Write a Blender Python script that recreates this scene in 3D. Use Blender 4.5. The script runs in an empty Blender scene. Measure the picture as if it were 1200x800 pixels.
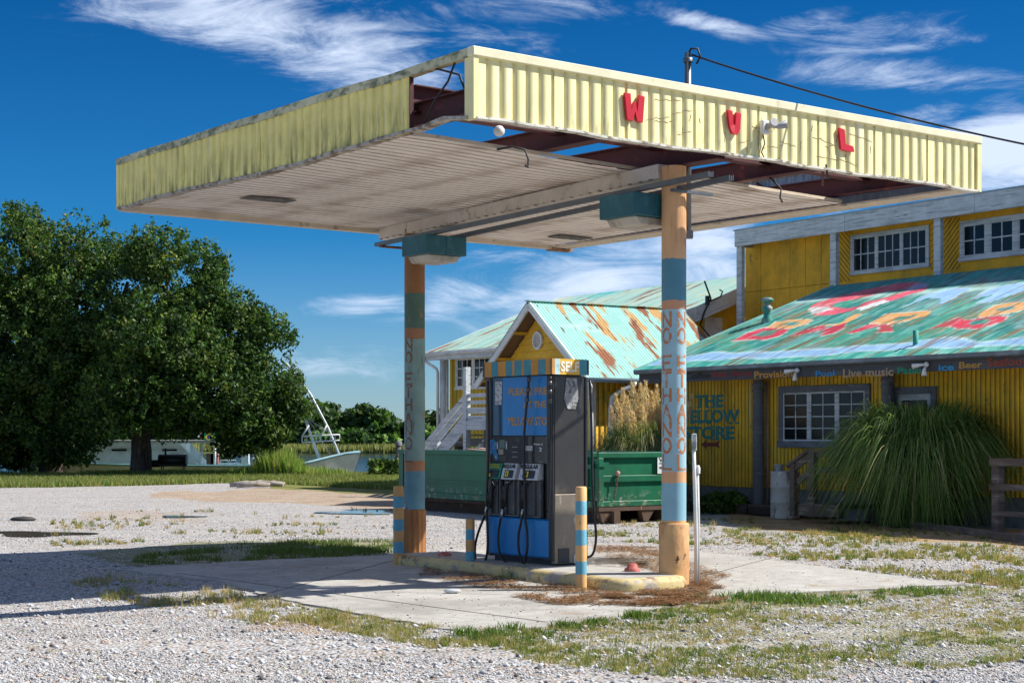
import bpy, bmesh, math, random
import numpy as np
from mathutils import Vector, Matrix

R = math.radians
random.seed(7); rng = np.random.default_rng(7)
scene = bpy.context.scene
C = scene.collection

# ------------------------------------------------------------------ camera, world, sun
F, HZ, EYE = 1931.0, 510.0, 1.58            # focal length in photo pixels, horizon row, eye height
cam = bpy.data.cameras.new('camera'); camo = bpy.data.objects.new('camera', cam); C.objects.link(camo)
camo.location = (0, 0, EYE); camo.rotation_euler = (R(90), 0, 0)
cam.sensor_width = 36; cam.lens = F/1200*36; cam.shift_y = 110/1200; cam.clip_start = .1; cam.clip_end = 9000
scene.camera = camo
scene.view_settings.view_transform = 'Standard'; scene.view_settings.look = 'None'
scene.view_settings.exposure = 0.6; scene.view_settings.gamma = 1.0
SUN_AZ, SUN_EL = R(86), R(46)               # azimuth measured from +Y towards +X
SUN_DIR = Vector((math.sin(SUN_AZ)*math.cos(SUN_EL), math.cos(SUN_AZ)*math.cos(SUN_EL), math.sin(SUN_EL)))
sl = bpy.data.lights.new('sun', 'SUN'); sl.energy = 4.8; sl.angle = R(.5); sl.color = (1, .955, .88)
so = bpy.data.objects.new('sun', sl); C.objects.link(so)
so.rotation_euler = SUN_DIR.to_track_quat('Z', 'Y').to_euler()

def build_world():
    w = bpy.data.worlds.new('World'); scene.world = w; w.use_nodes = True
    nt = w.node_tree; N = nt.nodes; L = nt.links; N.clear()
    out = N.new('ShaderNodeOutputWorld'); bg = N.new('ShaderNodeBackground'); L.new(bg.outputs[0], out.inputs[0])
    sky = N.new('ShaderNodeTexSky'); sky.sky_type = 'NISHITA'; sky.sun_disc = False
    sky.sun_elevation = SUN_EL; sky.sun_rotation = SUN_AZ; sky.altitude = 0; sky.air_density = 1.0; sky.dust_density = .3; sky.ozone_density = 3.0
    def math_(op, a, b=None, c=None):
        m = N.new('ShaderNodeMath'); m.operation = op
        for i, v in enumerate((a, b, c)):
            if v is None: continue
            if isinstance(v, (int, float)): m.inputs[i].default_value = v
            else: L.new(v, m.inputs[i])
        return m.outputs[0]
    tc = N.new('ShaderNodeTexCoord'); sep = N.new('ShaderNodeSeparateXYZ'); L.new(tc.outputs['Generated'], sep.inputs[0])
    x, y, z = sep.outputs
    az = math_('ARCTAN2', x, y)                                   # radians right of +Y
    hyp = math_('SQRT', math_('ADD', math_('MULTIPLY', x, x), math_('MULTIPLY', y, y)))
    el = math_('ARCTAN2', z, hyp)
    # the polarised deep blue of the photograph: deeper with elevation
    tint = N.new('ShaderNodeValToRGB'); L.new(math_('MULTIPLY', el, 1/.6), tint.inputs[0])
    e = tint.color_ramp.elements; e[0].position = 0; e[0].color = SKYT[0]; e[1].position = .45; e[1].color = SKYT[2]
    m1 = e.new(.2); m1.color = SKYT[1]
    mul = N.new('ShaderNodeMix'); mul.data_type = 'RGBA'; mul.blend_type = 'MULTIPLY'; mul.inputs[0].default_value = 1
    L.new(sky.outputs[0], mul.inputs[6]); L.new(tint.outputs[0], mul.inputs[7])
    # cirrus: noise in (azimuth, elevation), stretched along a gentle diagonal
    comb = N.new('ShaderNodeCombineXYZ'); L.new(az, comb.inputs[0]); L.new(el, comb.inputs[1])
    def noise(rot, sc, scale, detail, rough=.6, dist=0., off=(0,0,0)):
        mp = N.new('ShaderNodeMapping'); mp.inputs['Rotation'].default_value[2] = rot; mp.inputs['Scale'].default_value = sc; mp.inputs['Location'].default_value = off
        L.new(comb.outputs[0], mp.inputs[0])
        n = N.new('ShaderNodeTexNoise'); n.inputs['Scale'].default_value = scale; n.inputs['Detail'].default_value = detail
        n.inputs['Roughness'].default_value = rough; n.inputs['Distortion'].default_value = dist
        L.new(mp.outputs[0], n.inputs[0]); return n.outputs[0]
    def ramp(v, lo, hi):
        m = N.new('ShaderNodeMapRange'); m.interpolation_type = 'SMOOTHSTEP'; L.new(v, m.inputs[0])
        m.inputs[1].default_value = lo; m.inputs[2].default_value = hi; return m.outputs[0]
    wisp = noise(.35, (1, 4.0, 1), 11, 7, .68, .9)
    broad = noise(.3, (1, 2.2, 1), 3.2, 2, .5, .3, (3.1, 1.7, 0))
    def blob(pa, pe, ra, re, rot):
        da, de = math_('SUBTRACT', az, pa), math_('SUBTRACT', el, pe)
        c, s = math.cos(rot), math.sin(rot)
        u = math_('DIVIDE', math_('ADD', math_('MULTIPLY', da, c), math_('MULTIPLY', de, s)), ra)
        v = math_('DIVIDE', math_('SUBTRACT', math_('MULTIPLY', de, c), math_('MULTIPLY', da, s)), re)
        d = math_('ADD', math_('MULTIPLY', u, u), math_('MULTIPLY', v, v))
        return math_('EXPONENT', math_('MULTIPLY', d, -1.0))
    reg = None
    for b in CLOUDS:
        px, py, rx, ry, rot, amp = b
        g = math_('MULTIPLY', blob(math.atan((px-600)/F), math.atan((HZ-py)/F), rx/F, ry/F, rot), amp)
        reg = g if reg is None else math_('MAXIMUM', reg, g)
    # out of view, added cirrus from the broad noise, thickened to lift ambient light
    aaz = math_('ABSOLUTE', az)
    away = ramp(aaz, .36, .6)
    high = ramp(el, .3, .5)
    reg = math_('MAXIMUM', reg, math_('MULTIPLY', ramp(broad, .43, .62), math_('MAXIMUM', away, high)))
    fine = noise(.1, (1, 2.5, 1), 34, 5, .7, .6, (2, 5, 0)); dens = math_('ADD', math_('ADD', math_('MULTIPLY', wisp, 1.15), math_('MULTIPLY', fine, .25)), math_('MULTIPLY', reg, .58))
    dens = ramp(dens, .86, 1.45)
    dens = math_('MULTIPLY', dens, ramp(reg, .02, .45))
    # low haze bank towards the horizon
    cl = N.new('ShaderNodeMix'); cl.data_type = 'RGBA'; L.new(math_('MULTIPLY', dens, .92), cl.inputs[0])
    L.new(mul.outputs[2], cl.inputs[6]); cl.inputs[7].default_value = CLOUDC
    L.new(cl.outputs[2], bg.inputs[0]); bg.inputs[1].default_value = .10
    w.cycles.sampling_method = 'MANUAL'; w.cycles.sample_map_resolution = 256
SKYT = [(.44, .62, .88, 1), (.06, .35, .64, 1), (.012, .235, .49, 1)]
CLOUDC = (5.4, 6.2, 7.6, 1)
# photo-pixel centre, half sizes, rotation, strength of each cloud bank
CLOUDS = [(300, 30, 250, 45, -.12, .95), (430, 60, 130, 60, -.3, 1.0), (100, 0, 160, 22, -.15, .8), (210, 10, 230, 26, -.2, .9), (560, 60, 120, 40, .1, .6), (640, 10, 180, 26, 0, .6),
          (840, 35, 85, 13, -.25, .95), (1000, 50, 190, 34, -.06, .55), (1060, 100, 160, 24, -.1, .6), (1195, 190, 105, 50, .1, 1.5), (1130, 200, 60, 30, 0, 1.2), (1080, 150, 90, 22, 0, .6), (1150, 8, 90, 12, 0, .7),
          (415, 358, 90, 20, .0, .72), (500, 365, 90, 22, .1, .6), (560, 345, 110, 24, 0, .62), (690, 335, 170, 60, .2, .95), (830, 300, 110, 70, .1, 1.0), (400, 425, 190, 24, 0, .52), (620, 300, 120, 14, 0, .6), (930, 250, 120, 40, 0, .6)]
build_world()

# ------------------------------------------------------------------ helpers
class Frame:
    """a place with a heading: local x, y on the ground, z up. hit() finds where the line of sight of a photo point meets one of its planes."""
    def __init__(s, ox, oy, deg=None, ang=None):
        s.o = Vector((ox, oy, 0)); s.a = R(deg) if ang is None else ang
        s.x = Vector((math.cos(s.a), math.sin(s.a), 0)); s.y = Vector((-math.sin(s.a), math.cos(s.a), 0))
    def hit(s, px, py, x=None, y=None, z=None):
        d = Vector(((px-600)/F, 1, (HZ-py)/F)); o = Vector((0, 0, EYE)); rel = o - s.o
        if y is not None: t = (y - rel.dot(s.y))/d.dot(s.y)
        elif x is not None: t = (x - rel.dot(s.x))/d.dot(s.x)
        else: t = (z - EYE)/d.z
        p = rel + d*t
        return Vector((p.dot(s.x), p.dot(s.y), p.z))
    def w(s, x, y, z=0): return s.o + s.x*x + s.y*y + Vector((0, 0, z))
def G(px, py, z=0.):
    Y = (EYE-z)*F/(py-HZ); return Vector(((px-600)*Y/F, Y, z))
def AT(px, py, Y): return Vector(((px-600)*Y/F, Y, EYE+(HZ-py)*Y/F))

def tag(o, label=None, cat=None, group=None, kind=None):
    if label: o['label'] = label
    if cat: o['category'] = cat
    if group: o['group'] = group
    if kind: o['kind'] = kind
    return o
def thing(name, label, cat, loc=(0,0,0), rz=0., group=None):
    o = bpy.data.objects.new(name, None); C.objects.link(o); o.empty_display_size = .1
    o.location = loc; o.rotation_euler = (0, 0, rz); return tag(o, label, cat, group)
def link(name, me, parent=None, loc=None, rot=None):
    o = bpy.data.objects.new(name, me); C.objects.link(o)
    if parent: o.parent = parent
    if loc is not None: o.location = loc
    if rot is not None: o.rotation_euler = rot
    return o
def copy_tree(o, parent=None):
    c = o.copy(); C.objects.link(c); c.parent = parent
    for ch in list(o.children): copy_tree(ch, c)
    return c
def np_mesh(name, v, f, mats=(), smooth=False, mi=None):
    """v (n,3), f (m,k) all faces with k corners"""
    v = np.asarray(v, dtype=np.float32); f = np.asarray(f, dtype=np.int32); k = f.shape[1]
    me = bpy.data.meshes.new(name); me.vertices.add(len(v)); me.vertices.foreach_set('co', v.ravel())
    me.loops.add(f.size); me.loops.foreach_set('vertex_index', f.ravel())
    me.polygons.add(len(f)); me.polygons.foreach_set('loop_start', np.arange(0, f.size, k, dtype=np.int32))
    me.polygons.foreach_set('loop_total', np.full(len(f), k, dtype=np.int32))
    if smooth: me.polygons.foreach_set('use_smooth', np.ones(len(f), dtype=bool))
    if mi is not None: me.polygons.foreach_set('material_index', np.asarray(mi, dtype=np.int32))
    for m in mats: me.materials.append(m)
    me.update(calc_edges=True); return me
def vcol(me, cols, name='Col'):
    a = me.color_attributes.new(name, 'FLOAT_COLOR', 'POINT')
    c = np.ones((len(me.vertices), 4), dtype=np.float32); c[:, :cols.shape[1]] = cols; a.data.foreach_set('color', c.ravel())

class MB:
    def __init__(s): s.v = []; s.f = []; s.m = []; s.sm = []
    def add(s, vs, fs, mi=0, smooth=False):
        n = len(s.v); s.v += [tuple(v) for v in vs]
        for f in fs: s.f.append([i+n for i in f]); s.m.append(mi); s.sm.append(smooth)
        return s
    def box(s, x0, x1, y0, y1, z0, z1, mi=0, M=None, bev=0):
        vs = [Vector((x, y, z)) for x in (x0, x1) for y in (y0, y1) for z in (z0, z1)]
        if M is not None: vs = [M @ v for v in vs]
        return s.add(vs, [(0,1,3,2), (4,6,7,5), (0,4,5,1), (2,3,7,6), (0,2,6,4), (1,5,7,3)], mi)
    def beam(s, a, b, w, h, mi=0, up=(0,0,1)):
        a, b = Vector(a), Vector(b); d = (b-a).normalized(); up = Vector(up)
        if abs(d.dot(up)) > .98: up = Vector((0, 1, 0))
        r = d.cross(up).normalized(); u = r.cross(d).normalized()
        vs = [p + r*(w/2)*i + u*(h/2)*j for p in (a, b) for i in (-1, 1) for j in (-1, 1)]
        return s.add(vs, [(0,1,3,2), (4,6,7,5), (0,4,5,1), (2,3,7,6), (0,2,6,4), (1,5,7,3)], mi)
    def tube(s, pts, r, n=8, mi=0, cap=True, smooth=True):
        pts = [Vector(p) for p in pts]; rs = r if isinstance(r, (list, tuple)) else [r]*len(pts)
        vs = []; prev = None
        for i, p in enumerate(pts):
            d = (pts[min(i+1, len(pts)-1)] - pts[max(i-1, 0)]).normalized()
            if prev is None:
                a = Vector((0, 0, 1)) if abs(d.z) < .9 else Vector((1, 0, 0)); u = d.cross(a).normalized()
            else: u = (prev - d*prev.dot(d)).normalized()
            prev = u; w = d.cross(u)
            for k in range(n):
                t = 2*math.pi*k/n; vs.append(p + (u*math.cos(t) + w*math.sin(t))*rs[i])
        fs = [(i*n+k, i*n+(k+1) % n, (i+1)*n+(k+1) % n, (i+1)*n+k) for i in range(len(pts)-1) for k in range(n)]
        s.add(vs, fs, mi, smooth)
        if cap:
            b = len(s.v)-len(vs); s.f.append([b+k for k in range(n)][::-1]); s.m.append(mi); s.sm.append(False)
            b2 = b+(len(pts)-1)*n; s.f.append([b2+k for k in range(n)]); s.m.append(mi); s.sm.append(False)
        return s
    def lathe(s, prof, n=24, cx=0, cy=0, mi=0, flute=0, smooth=True):
        vs = []
        for (r, z) in prof:
            for k in range(n):
                t = 2*math.pi*k/n; rr = r*(1+(flute if k % 2 else 0)); vs.append((cx+rr*math.cos(t), cy+rr*math.sin(t), z))
        fs = [(i*n+k, i*n+(k+1) % n, (i+1)*n+(k+1) % n, (i+1)*n+k) for i in range(len(prof)-1) for k in range(n)]
        return s.add(vs, fs, mi, smooth)
    def prism(s, poly, d0, d1, axis='y', mi=0):
        """poly in the other two axes, pushed from d0 to d1"""
        n = len(poly)
        def P(p, d): return (p[0], d, p[1]) if axis == 'y' else ((d, p[0], p[1]) if axis == 'x' else (p[0], p[1], d))
        vs = [P(p, d0) for p in poly] + [P(p, d1) for p in poly]
        fs = [tuple(range(n))[::-1], tuple(range(n, 2*n))] + [(i, (i+1) % n, n+(i+1) % n, n+i) for i in range(n)]
        return s.add(vs, fs, mi)
    def sphere(s, c, r, n=10, mi=0, sq=(1,1,1)):
        c = Vector(c); vs = []; m = n//2
        for i in range(m+1):
            p = math.pi*i/m
            for k in range(n):
                t = 2*math.pi*k/n; vs.append(c+Vector((math.sin(p)*math.cos(t)*sq[0], math.sin(p)*math.sin(t)*sq[1], math.cos(p)*sq[2]))*r)
        fs = [(i*n+k, (i+1)*n+k, (i+1)*n+(k+1) % n, i*n+(k+1) % n) for i in range(m) for k in range(n)]
        return s.add(vs, fs, mi, True)
    def build(s, name, mats, parent=None, bevel=0, loc=None, rot=None):
        me = bpy.data.meshes.new(name); me.from_pydata(s.v, [], s.f)
        me.polygons.foreach_set('material_index', s.m); me.polygons.foreach_set('use_smooth', s.sm)
        for m in (mats if isinstance(mats, (list, tuple)) else [mats]): me.materials.append(m)
        bm = bmesh.new(); bm.from_mesh(me)
        bmesh.ops.recalc_face_normals(bm, faces=bm.faces)
        if bevel:
            es = [e for e in bm.edges if len(e.link_faces) == 2 and e.calc_face_angle(0) > .6]
            bmesh.ops.bevel(bm, geom=es, offset=bevel, segments=1, affect='EDGES', clamp_overlap=True)
        bm.to_mesh(me); bm.free()
        return link(name, me, parent, loc, rot)
def box(name, x0, x1, y0, y1, z0, z1, m, parent=None, bevel=0): return MB().box(x0, x1, y0, y1, z0, z1).build(name, m, parent, bevel)

def text(name, s, m, parent, w=None, h=None, M=Matrix(), bold=.0, ext=.004, align='LEFT', shear=0):
    """writing as a thin mesh, fitted to width w and cap height h in its own xy plane, then moved by M"""
    cu = bpy.data.curves.new(name, 'FONT'); cu.body = s; cu.size = 1; cu.offset = bold; cu.extrude = ext; cu.resolution_u = 3; cu.shear = shear
    ob = bpy.data.objects.new(name, cu); C.objects.link(ob)
    me = bpy.data.meshes.new_from_object(ob.evaluated_get(bpy.context.evaluated_depsgraph_get()))
    bpy.data.objects.remove(ob); bpy.data.curves.remove(cu)
    co = np.empty(len(me.vertices)*3, dtype=np.float32); me.vertices.foreach_get('co', co); co = co.reshape(-1, 3)
    lo, hi = co.min(0), co.max(0)
    sy = (h/(hi[1]-lo[1])) if h else 1; sx = (w/(hi[0]-lo[0])) if w else sy
    if h is None: sy = sx
    co[:, 0] = (co[:, 0]-lo[0])*sx; co[:, 1] = (co[:, 1]-lo[1])*sy
    if align == 'CENTER': co[:, 0] -= (hi[0]-lo[0])*sx/2
    me.vertices.foreach_set('co', co.ravel()); me.transform(M); me.name = name
    me.materials.clear(); me.materials.append(m); me.update()
    return link(name, me, parent)

# stroke letters for painted columns: polylines in a 1 x 1 box
STROKE = {'N': [[(0,0),(0,1),(1,0),(1,1)]], 'O': [[(.5+.5*math.cos(t*math.pi/8), .5+.5*math.sin(t*math.pi/8)) for t in range(17)]], 'E': [[(1,0),(0,0),(0,1),(1,1)],[(0,.5),(.8,.5)]],
          'T': [[(0,1),(1,1)],[(.5,1),(.5,0)]], 'H': [[(0,0),(0,1)],[(1,0),(1,1)],[(0,.5),(1,.5)]], 'A': [[(0,0),(.5,1),(1,0)],[(.2,.4),(.8,.4)]], 'L': [[(0,1),(0,0),(1,0)]]}

# ------------------------------------------------------------------ materials
MATS = {}
def mat(name, col, layers=(), rough=.7, metal=0., bump=None, var=.12, vscale=3., spec=.5, attr=None, stripes=None, trans=0., coord='Object', emit=None, bdist=.02):
    """layers: (colour, (sx,sy,sz) noise stretch, lo, hi[, (z0,z1) height window fading in from z1 to z0]); stripes: constant bands by height [(z, colour)...]"""
    if name in MATS: return MATS[name]
    m = bpy.data.materials.new(name); MATS[name] = m; m.use_nodes = True
    nt = m.node_tree; N = nt.nodes; L = nt.links; b = N['Principled BSDF']
    b.inputs['Roughness'].default_value = rough; b.inputs['Metallic'].default_value = metal; b.inputs['Specular IOR Level'].default_value = spec
    tc = N.new('ShaderNodeTexCoord'); co = tc.outputs[coord]
    def noise(sc, scale=1., detail=5., rg=.6, off=0.):
        mp = N.new('ShaderNodeMapping'); mp.inputs['Scale'].default_value = sc; mp.inputs['Location'].default_value = (off, off*1.7, off*.3)
        L.new(co, mp.inputs[0]); n = N.new('ShaderNodeTexNoise'); n.inputs['Scale'].default_value = scale; n.inputs['Detail'].default_value = detail; n.inputs['Roughness'].default_value = rg
        L.new(mp.outputs[0], n.inputs[0]); return n.outputs[0]
    def mix(f, a, c, mode='MIX'):
        x = N.new('ShaderNodeMix'); x.data_type = 'RGBA'; x.blend_type = mode
        if isinstance(f, float): x.inputs[0].default_value = f
        else: L.new(f, x.inputs[0])
        for i, v in ((6, a), (7, c)):
            if isinstance(v, (tuple, list)): x.inputs[i].default_value = tuple(v[:3]) + (1,)
            else: L.new(v, x.inputs[i])
        return x.outputs[2]
    cur = tuple(col)
    if attr:
        a = N.new('ShaderNodeAttribute'); a.attribute_name = attr; cur = a.outputs['Color']
    sp = None
    if stripes:
        sp = N.new('ShaderNodeSeparateXYZ'); L.new(co, sp.inputs[0])
        nz = noise((1,1,1), 16., 4.); ad = N.new('ShaderNodeMath'); ad.operation = 'MULTIPLY_ADD'; L.new(nz, ad.inputs[0]); ad.inputs[1].default_value = .05; L.new(sp.outputs[2], ad.inputs[2])
        mr = N.new('ShaderNodeMapRange'); L.new(ad.outputs[0], mr.inputs[0]); mr.inputs[2].default_value = 5.
        rp = N.new('ShaderNodeValToRGB'); L.new(mr.outputs[0], rp.inputs[0]); rp.color_ramp.interpolation = 'CONSTANT'
        els = rp.color_ramp.elements; els[0].position = 0; els[0].color = tuple(stripes[0][1]) + (1,); els[1].position = (stripes[1][0]+.025)/5; els[1].color = tuple(stripes[1][1]) + (1,)
        for z, c in stripes[2:]:
            el = els.new((z+.025)/5); el.color = tuple(c) + (1,)
        cur = rp.outputs[0]
    if var:
        n = noise((1,1,1), vscale, 6., .65, 3.)
        mr = N.new('ShaderNodeMapRange'); L.new(n, mr.inputs[0]); mr.inputs[1].default_value = .3; mr.inputs[2].default_value = .7; mr.inputs[3].default_value = 1-var*1.6; mr.inputs[4].default_value = 1+var*.8
        cur = mix(1., cur, mr.outputs[0], 'MULTIPLY')
    for i, ly in enumerate(layers):
        c, sc, lo, hi = ly[:4]
        n = noise(sc, 1., 7., .62, 11.3*(i+1)+len(name)*.37)
        mr = N.new('ShaderNodeMapRange'); L.new(n, mr.inputs[0]); mr.inputs[1].default_value = lo; mr.inputs[2].default_value = hi; f = mr.outputs[0]
        if len(ly) > 4 and ly[4]:
            if sp is None: sp = N.new('ShaderNodeSeparateXYZ'); L.new(co, sp.inputs[0])
            zr = N.new('ShaderNodeMapRange'); L.new(sp.outputs[2], zr.inputs[0]); zr.inputs[1].default_value = ly[4][1]; zr.inputs[2].default_value = ly[4][0]
            # dirt gathers low: shift the threshold with height instead of fading the stain
            sb = N.new('ShaderNodeMath'); sb.operation = 'MULTIPLY'; L.new(f, sb.inputs[0]); L.new(zr.outputs[0], sb.inputs[1]); f = sb.outputs[0]
        cur = mix(f, cur, c)
    if isinstance(cur, tuple): b.inputs['Base Color'].default_value = cur[:3] + (1,)
    else: L.new(cur, b.inputs['Base Color'])
    if bump:
        bn = N.new('ShaderNodeBump'); bn.inputs['Strength'].default_value = bump[1]; bn.inputs['Distance'].default_value = bdist
        n = noise((1,1,1) if len(bump) < 3 else bump[2], bump[0], 6., .7, 5.); L.new(n, bn.inputs['Height']); L.new(bn.outputs[0], b.inputs['Normal'])
    if trans:                                                   # thin leaves pass some light
        tr = N.new('ShaderNodeBsdfTranslucent'); ms = N.new('ShaderNodeMixShader'); ms.inputs[0].default_value = trans
        if isinstance(cur, tuple): tr.inputs[0].default_value = cur[:3] + (1,)
        else: L.new(mix(1., cur, (1.3, 1.5, .6), 'MULTIPLY'), tr.inputs[0])
        L.new(b.outputs[0], ms.inputs[1]); L.new(tr.outputs[0], ms.inputs[2]); L.new(ms.outputs[0], N['Material Output'].inputs[0])
    return m
YEL = mat('cream_yellow_metal', (.90, .80, .40), [((.86, .82, .6), (5, 5, .8), .62, .8), ((.6, .5, .28), (9, 9, 1.2), .64, .78), ((.10, .10, .03), (14, 14, 1.6), .56, .72, (4.36, 4.75))], rough=.5, var=.06, bump=(3, .15))
YEL2 = mat('mouldy_yellow_metal', (.98, .84, .28), [((.12, .13, .04), (8, 8, .7), .60, .80), ((.05, .07, .02), (14, 14, 2), .46, .66, (4.36, 4.78)), ((.7, .68, .45), (6, 6, 1), .6, .8)], rough=.6, var=.1, bump=(4, .2))
RAIL = mat('pale_flashing', (.78, .73, .45), [((.2, .22, .12), (6, 6, 14), .54, .66), ((.4, .28, .15), (3, 3, 9), .62, .75)], rough=.55)
RAILL = mat('mouldy_flashing', (.62, .58, .36), [((.16, .18, .09), (6, 6, 14), .44, .62), ((.4, .28, .15), (3, 3, 9), .62, .75)], rough=.6)
GALV = mat('galvanised_back', (.42, .46, .5), [((.2, .17, .15), (4, 4, 1), .58, .75)], rough=.5, metal=.3)
DECK = mat('tan_metal_deck', (.72, .64, .55), [((.24, .17, .12), (1.2, 5, 5), .55, .75), ((.8, .75, .7), (.5, 3, 3), .55, .7), ((.16, .1, .07), (.25, 7, 7), .66, .76)], rough=.6, var=.08)
TRIM = mat('tan_trim', (.66, .56, .43), [((.22, .15, .1), (5, 5, 5), .58, .72)], rough=.6)
MAROON = mat('maroon_steel', (.085, .018, .02), [((.3, .05, .03), (3, 3, 3), .6, .72), ((.03, .01, .012), (6, 6, 6), .55, .7)], rough=.7)
DARKST = mat('strut_steel', (.16, .18, .2), [((.3, .2, .12), (6, 6, 6), .6, .75)], rough=.45, metal=.6)
RED = mat('red_sign_plastic', (.62, .012, .03), [((.8, .25, .2), (8, 8, 8), .64, .8)], rough=.4)
BLACK = mat('black_rubber', (.012, .012, .014), rough=.45, var=0)
WIRE = mat('black_wire', (.02, .02, .02), rough=.6, var=0)
TEAL = mat('teal_fixture', (.014, .115, .15), [((.05, .2, .25), (5, 5, 5), .55, .75)], rough=.5)
LENS = mat('milky_lens', (.55, .5, .42), [((.3, .24, .18), (5, 5, 5), .5, .7)], rough=.4)
WHITE = mat('white_paint', (.78, .78, .76), [((.45, .43, .38), (4, 4, 4), .56, .75)], rough=.6)
WWOOD = mat('weathered_white_wood', (.62, .66, .68), [((.3, .33, .34), (1.2, 9, 22), .5, .68), ((.12, .12, .1), (2, 12, 30), .6, .7)], rough=.8, bump=(20, .3))
GLASS = mat('dark_window_glass', (.010, .013, .018), rough=.12, var=0, spec=.25)
PVC = mat('white_pvc', (.72, .72, .7), [((.4, .36, .3), (5, 5, 1), .58, .75)], rough=.5)
CHROME = mat('bright_metal', (.6, .6, .6), rough=.3, metal=.9)
PAPER = mat('faded_paper', (.62, .64, .66), [((.3, .32, .35), (22, 22, 30), .5, .56)], rough=.8)
# ------------------------------------------------------------------ canopy
CF = Frame(-.337, 14.554, 37.65)
LU, LV, ZB, ZT = 7.15, 7.38, 4.38, 4.98
can = thing('fuel_canopy', 'large rusting yellow canopy on two striped columns over the fuel pump', 'canopy', CF.o, CF.a)
PITCH = .149
def fascia_panel(n, z0, z1, mats, name, parent, M, buckle=0.):
    """a sheet with n standing ribs, in its own x-z plane, outer side towards -y; back side in bare metal"""
    prof = []
    for k in range(n):
        x = k*PITCH; prof += [(x, -.026), (x+.112, -.026), (x+.118, 0), (x+.143, 0)]
    prof.append((n*PITCH, -.026)); v = []; f = []; mi = []; m = len(prof)
    for side, off in ((0, 0), (1, .006)):
        for j in range(4):
            z = z0+(z1-z0)*j/3
            for i_, (x, y) in enumerate(prof): v.append((x+(.01 if i_==m-1 else 0), y+off+buckle*math.sin(j*1.3+i_*.9)*.004, z))
    for s in (0, 1):
        for j in range(3):
            for i in range(m-1):
                a = s*4*m+j*m+i; q = (a, a+1, a+m+1, a+m); f.append(q if s == 0 else q[::-1]); mi.append(s)
    me = np_mesh(name, v, f, mats, mi=mi); me.transform(M); return link(name, me, parent)
NR = 48
for k in range(8):
    fascia_panel(6, ZB+.01, ZT-.05+random.uniform(-.004, .004), (YEL, GALV), 'fascia_panel', can, Matrix.Translation((k*6*PITCH, 0, 0)))
ML = Matrix.Rotation(R(-90), 4, 'Z')                      # left side: outer side looks to local -x
for k in range(7):
    y1 = LV-k*6*PITCH; n = 6 if k < 6 else 7
    fascia_panel(n, ZB+.01+.02*math.sin(k), ZT-.05, (YEL2, GALV), 'fascia_panel', can, Matrix.Translation((0, y1, 0)) @ ML, 1.)
MR = Matrix.Rotation(R(90), 4, 'Z')
for k in range(8): fascia_panel(6, ZB+.01, ZT-.05, (YEL, GALV), 'fascia_panel', can, Matrix.Translation((LU, k*6*PITCH, 0)) @ MR)
MK = Matrix.Rotation(R(180), 4, 'Z')
for k in range(8): fascia_panel(6, ZB+.01, ZT-.05, (YEL, GALV), 'fascia_panel', can, Matrix.Translation((LU-k*6*PITCH, LV, 0)) @ MK)
# top flashings and bottom trims
box('top_flashing', -.05, LU+.05, -.06, .04, ZT-.06, ZT+.025, mat('bright_flashing', (.82, .77, .52), [((.5, .45, .3), (8, 8, 8), .6, .75)]), can, .008)
q = MB()
for i in range(12):
    a, b = LV*i/12, LV*(i+1)/12; sag = lambda t: -.03*math.exp(-((t-.95)/.35)**2)+.006*math.sin(t*3.1)
    q.beam((0, a+.042, ZT-.018+sag(a)), (0, b+.042, ZT-.018+sag(b)), .085, .08)
q.build('top_flashing', RAILL, can)
box('top_flashing', LU-.04, LU+.05, .042, LV, ZT-.06, ZT+.02, RAIL, can)
box('top_flashing', .05, LU-.042, LV-.04, LV+.05, ZT-.06, ZT+.02, RAIL, can)
box('corner_trim', -.035, .02, -.045, .09, ZB-.01, ZT-.062, YEL, can)
box('corner_trim', LU-.03, LU+.04, -.05, .05, ZB-.01, ZT-.062, YEL, can)
box('corner_trim', -.04, .03, LV-.03, LV+.04, ZB-.01, ZT-.062, YEL2, can)
box('panel_end', -.03, .012, LV-43*PITCH-.012, LV-43*PITCH-.001, ZB, ZT-.062, MAROON, can)
DRIP = mat('drip_edge', (.5, .45, .38), [((.16, .11, .07), (9, 9, 9), .45, .6)], rough=.7)
q = MB()
for i in range(24):
    a, b = LU*i/24, LU*(i+1)/24; w = lambda t: .008*math.sin(t*2.3)+.006*math.sin(t*7.1)
    q.beam((a, -.01, ZB+w(a)), (b, -.01, ZB+w(b)), .09, .022)
q.build('drip_edge', mat('pale_drip', (.7, .68, .6), [((.2, .15, .1), (9, 9, 9), .5, .62)]), can)
q = MB()
for i in range(20):
    a, b = .04+(LV-.04)*i/20, .04+(LV-.04)*(i+1)/20; w = lambda t: .02*math.sin(t*1.3)+.008*math.sin(t*6.1)+.05*math.exp(-((t-.5)/.25)**2)
    q.beam((0, a, ZB+w(a)), (0, b, ZB+w(b)), .10, .03)
q.build('drip_edge', DRIP, can)
box('edge_trim', LU-.34, LU-.01, .04, LV, ZB-.012, ZB+.012, TRIM, can)
box('edge_trim', 0, LU-.342, LV-.1, LV+.03, ZB-.03, ZB+.10, TRIM, can)
box('edge_trim', LU-.36, LU+.03, LV-.12, LV+.04, ZB-.05, ZB-.014, mat('rusty_edge', (.35, .2, .12), [((.1, .04, .02), (7, 7, 7), .45, .6)]), can)
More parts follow.
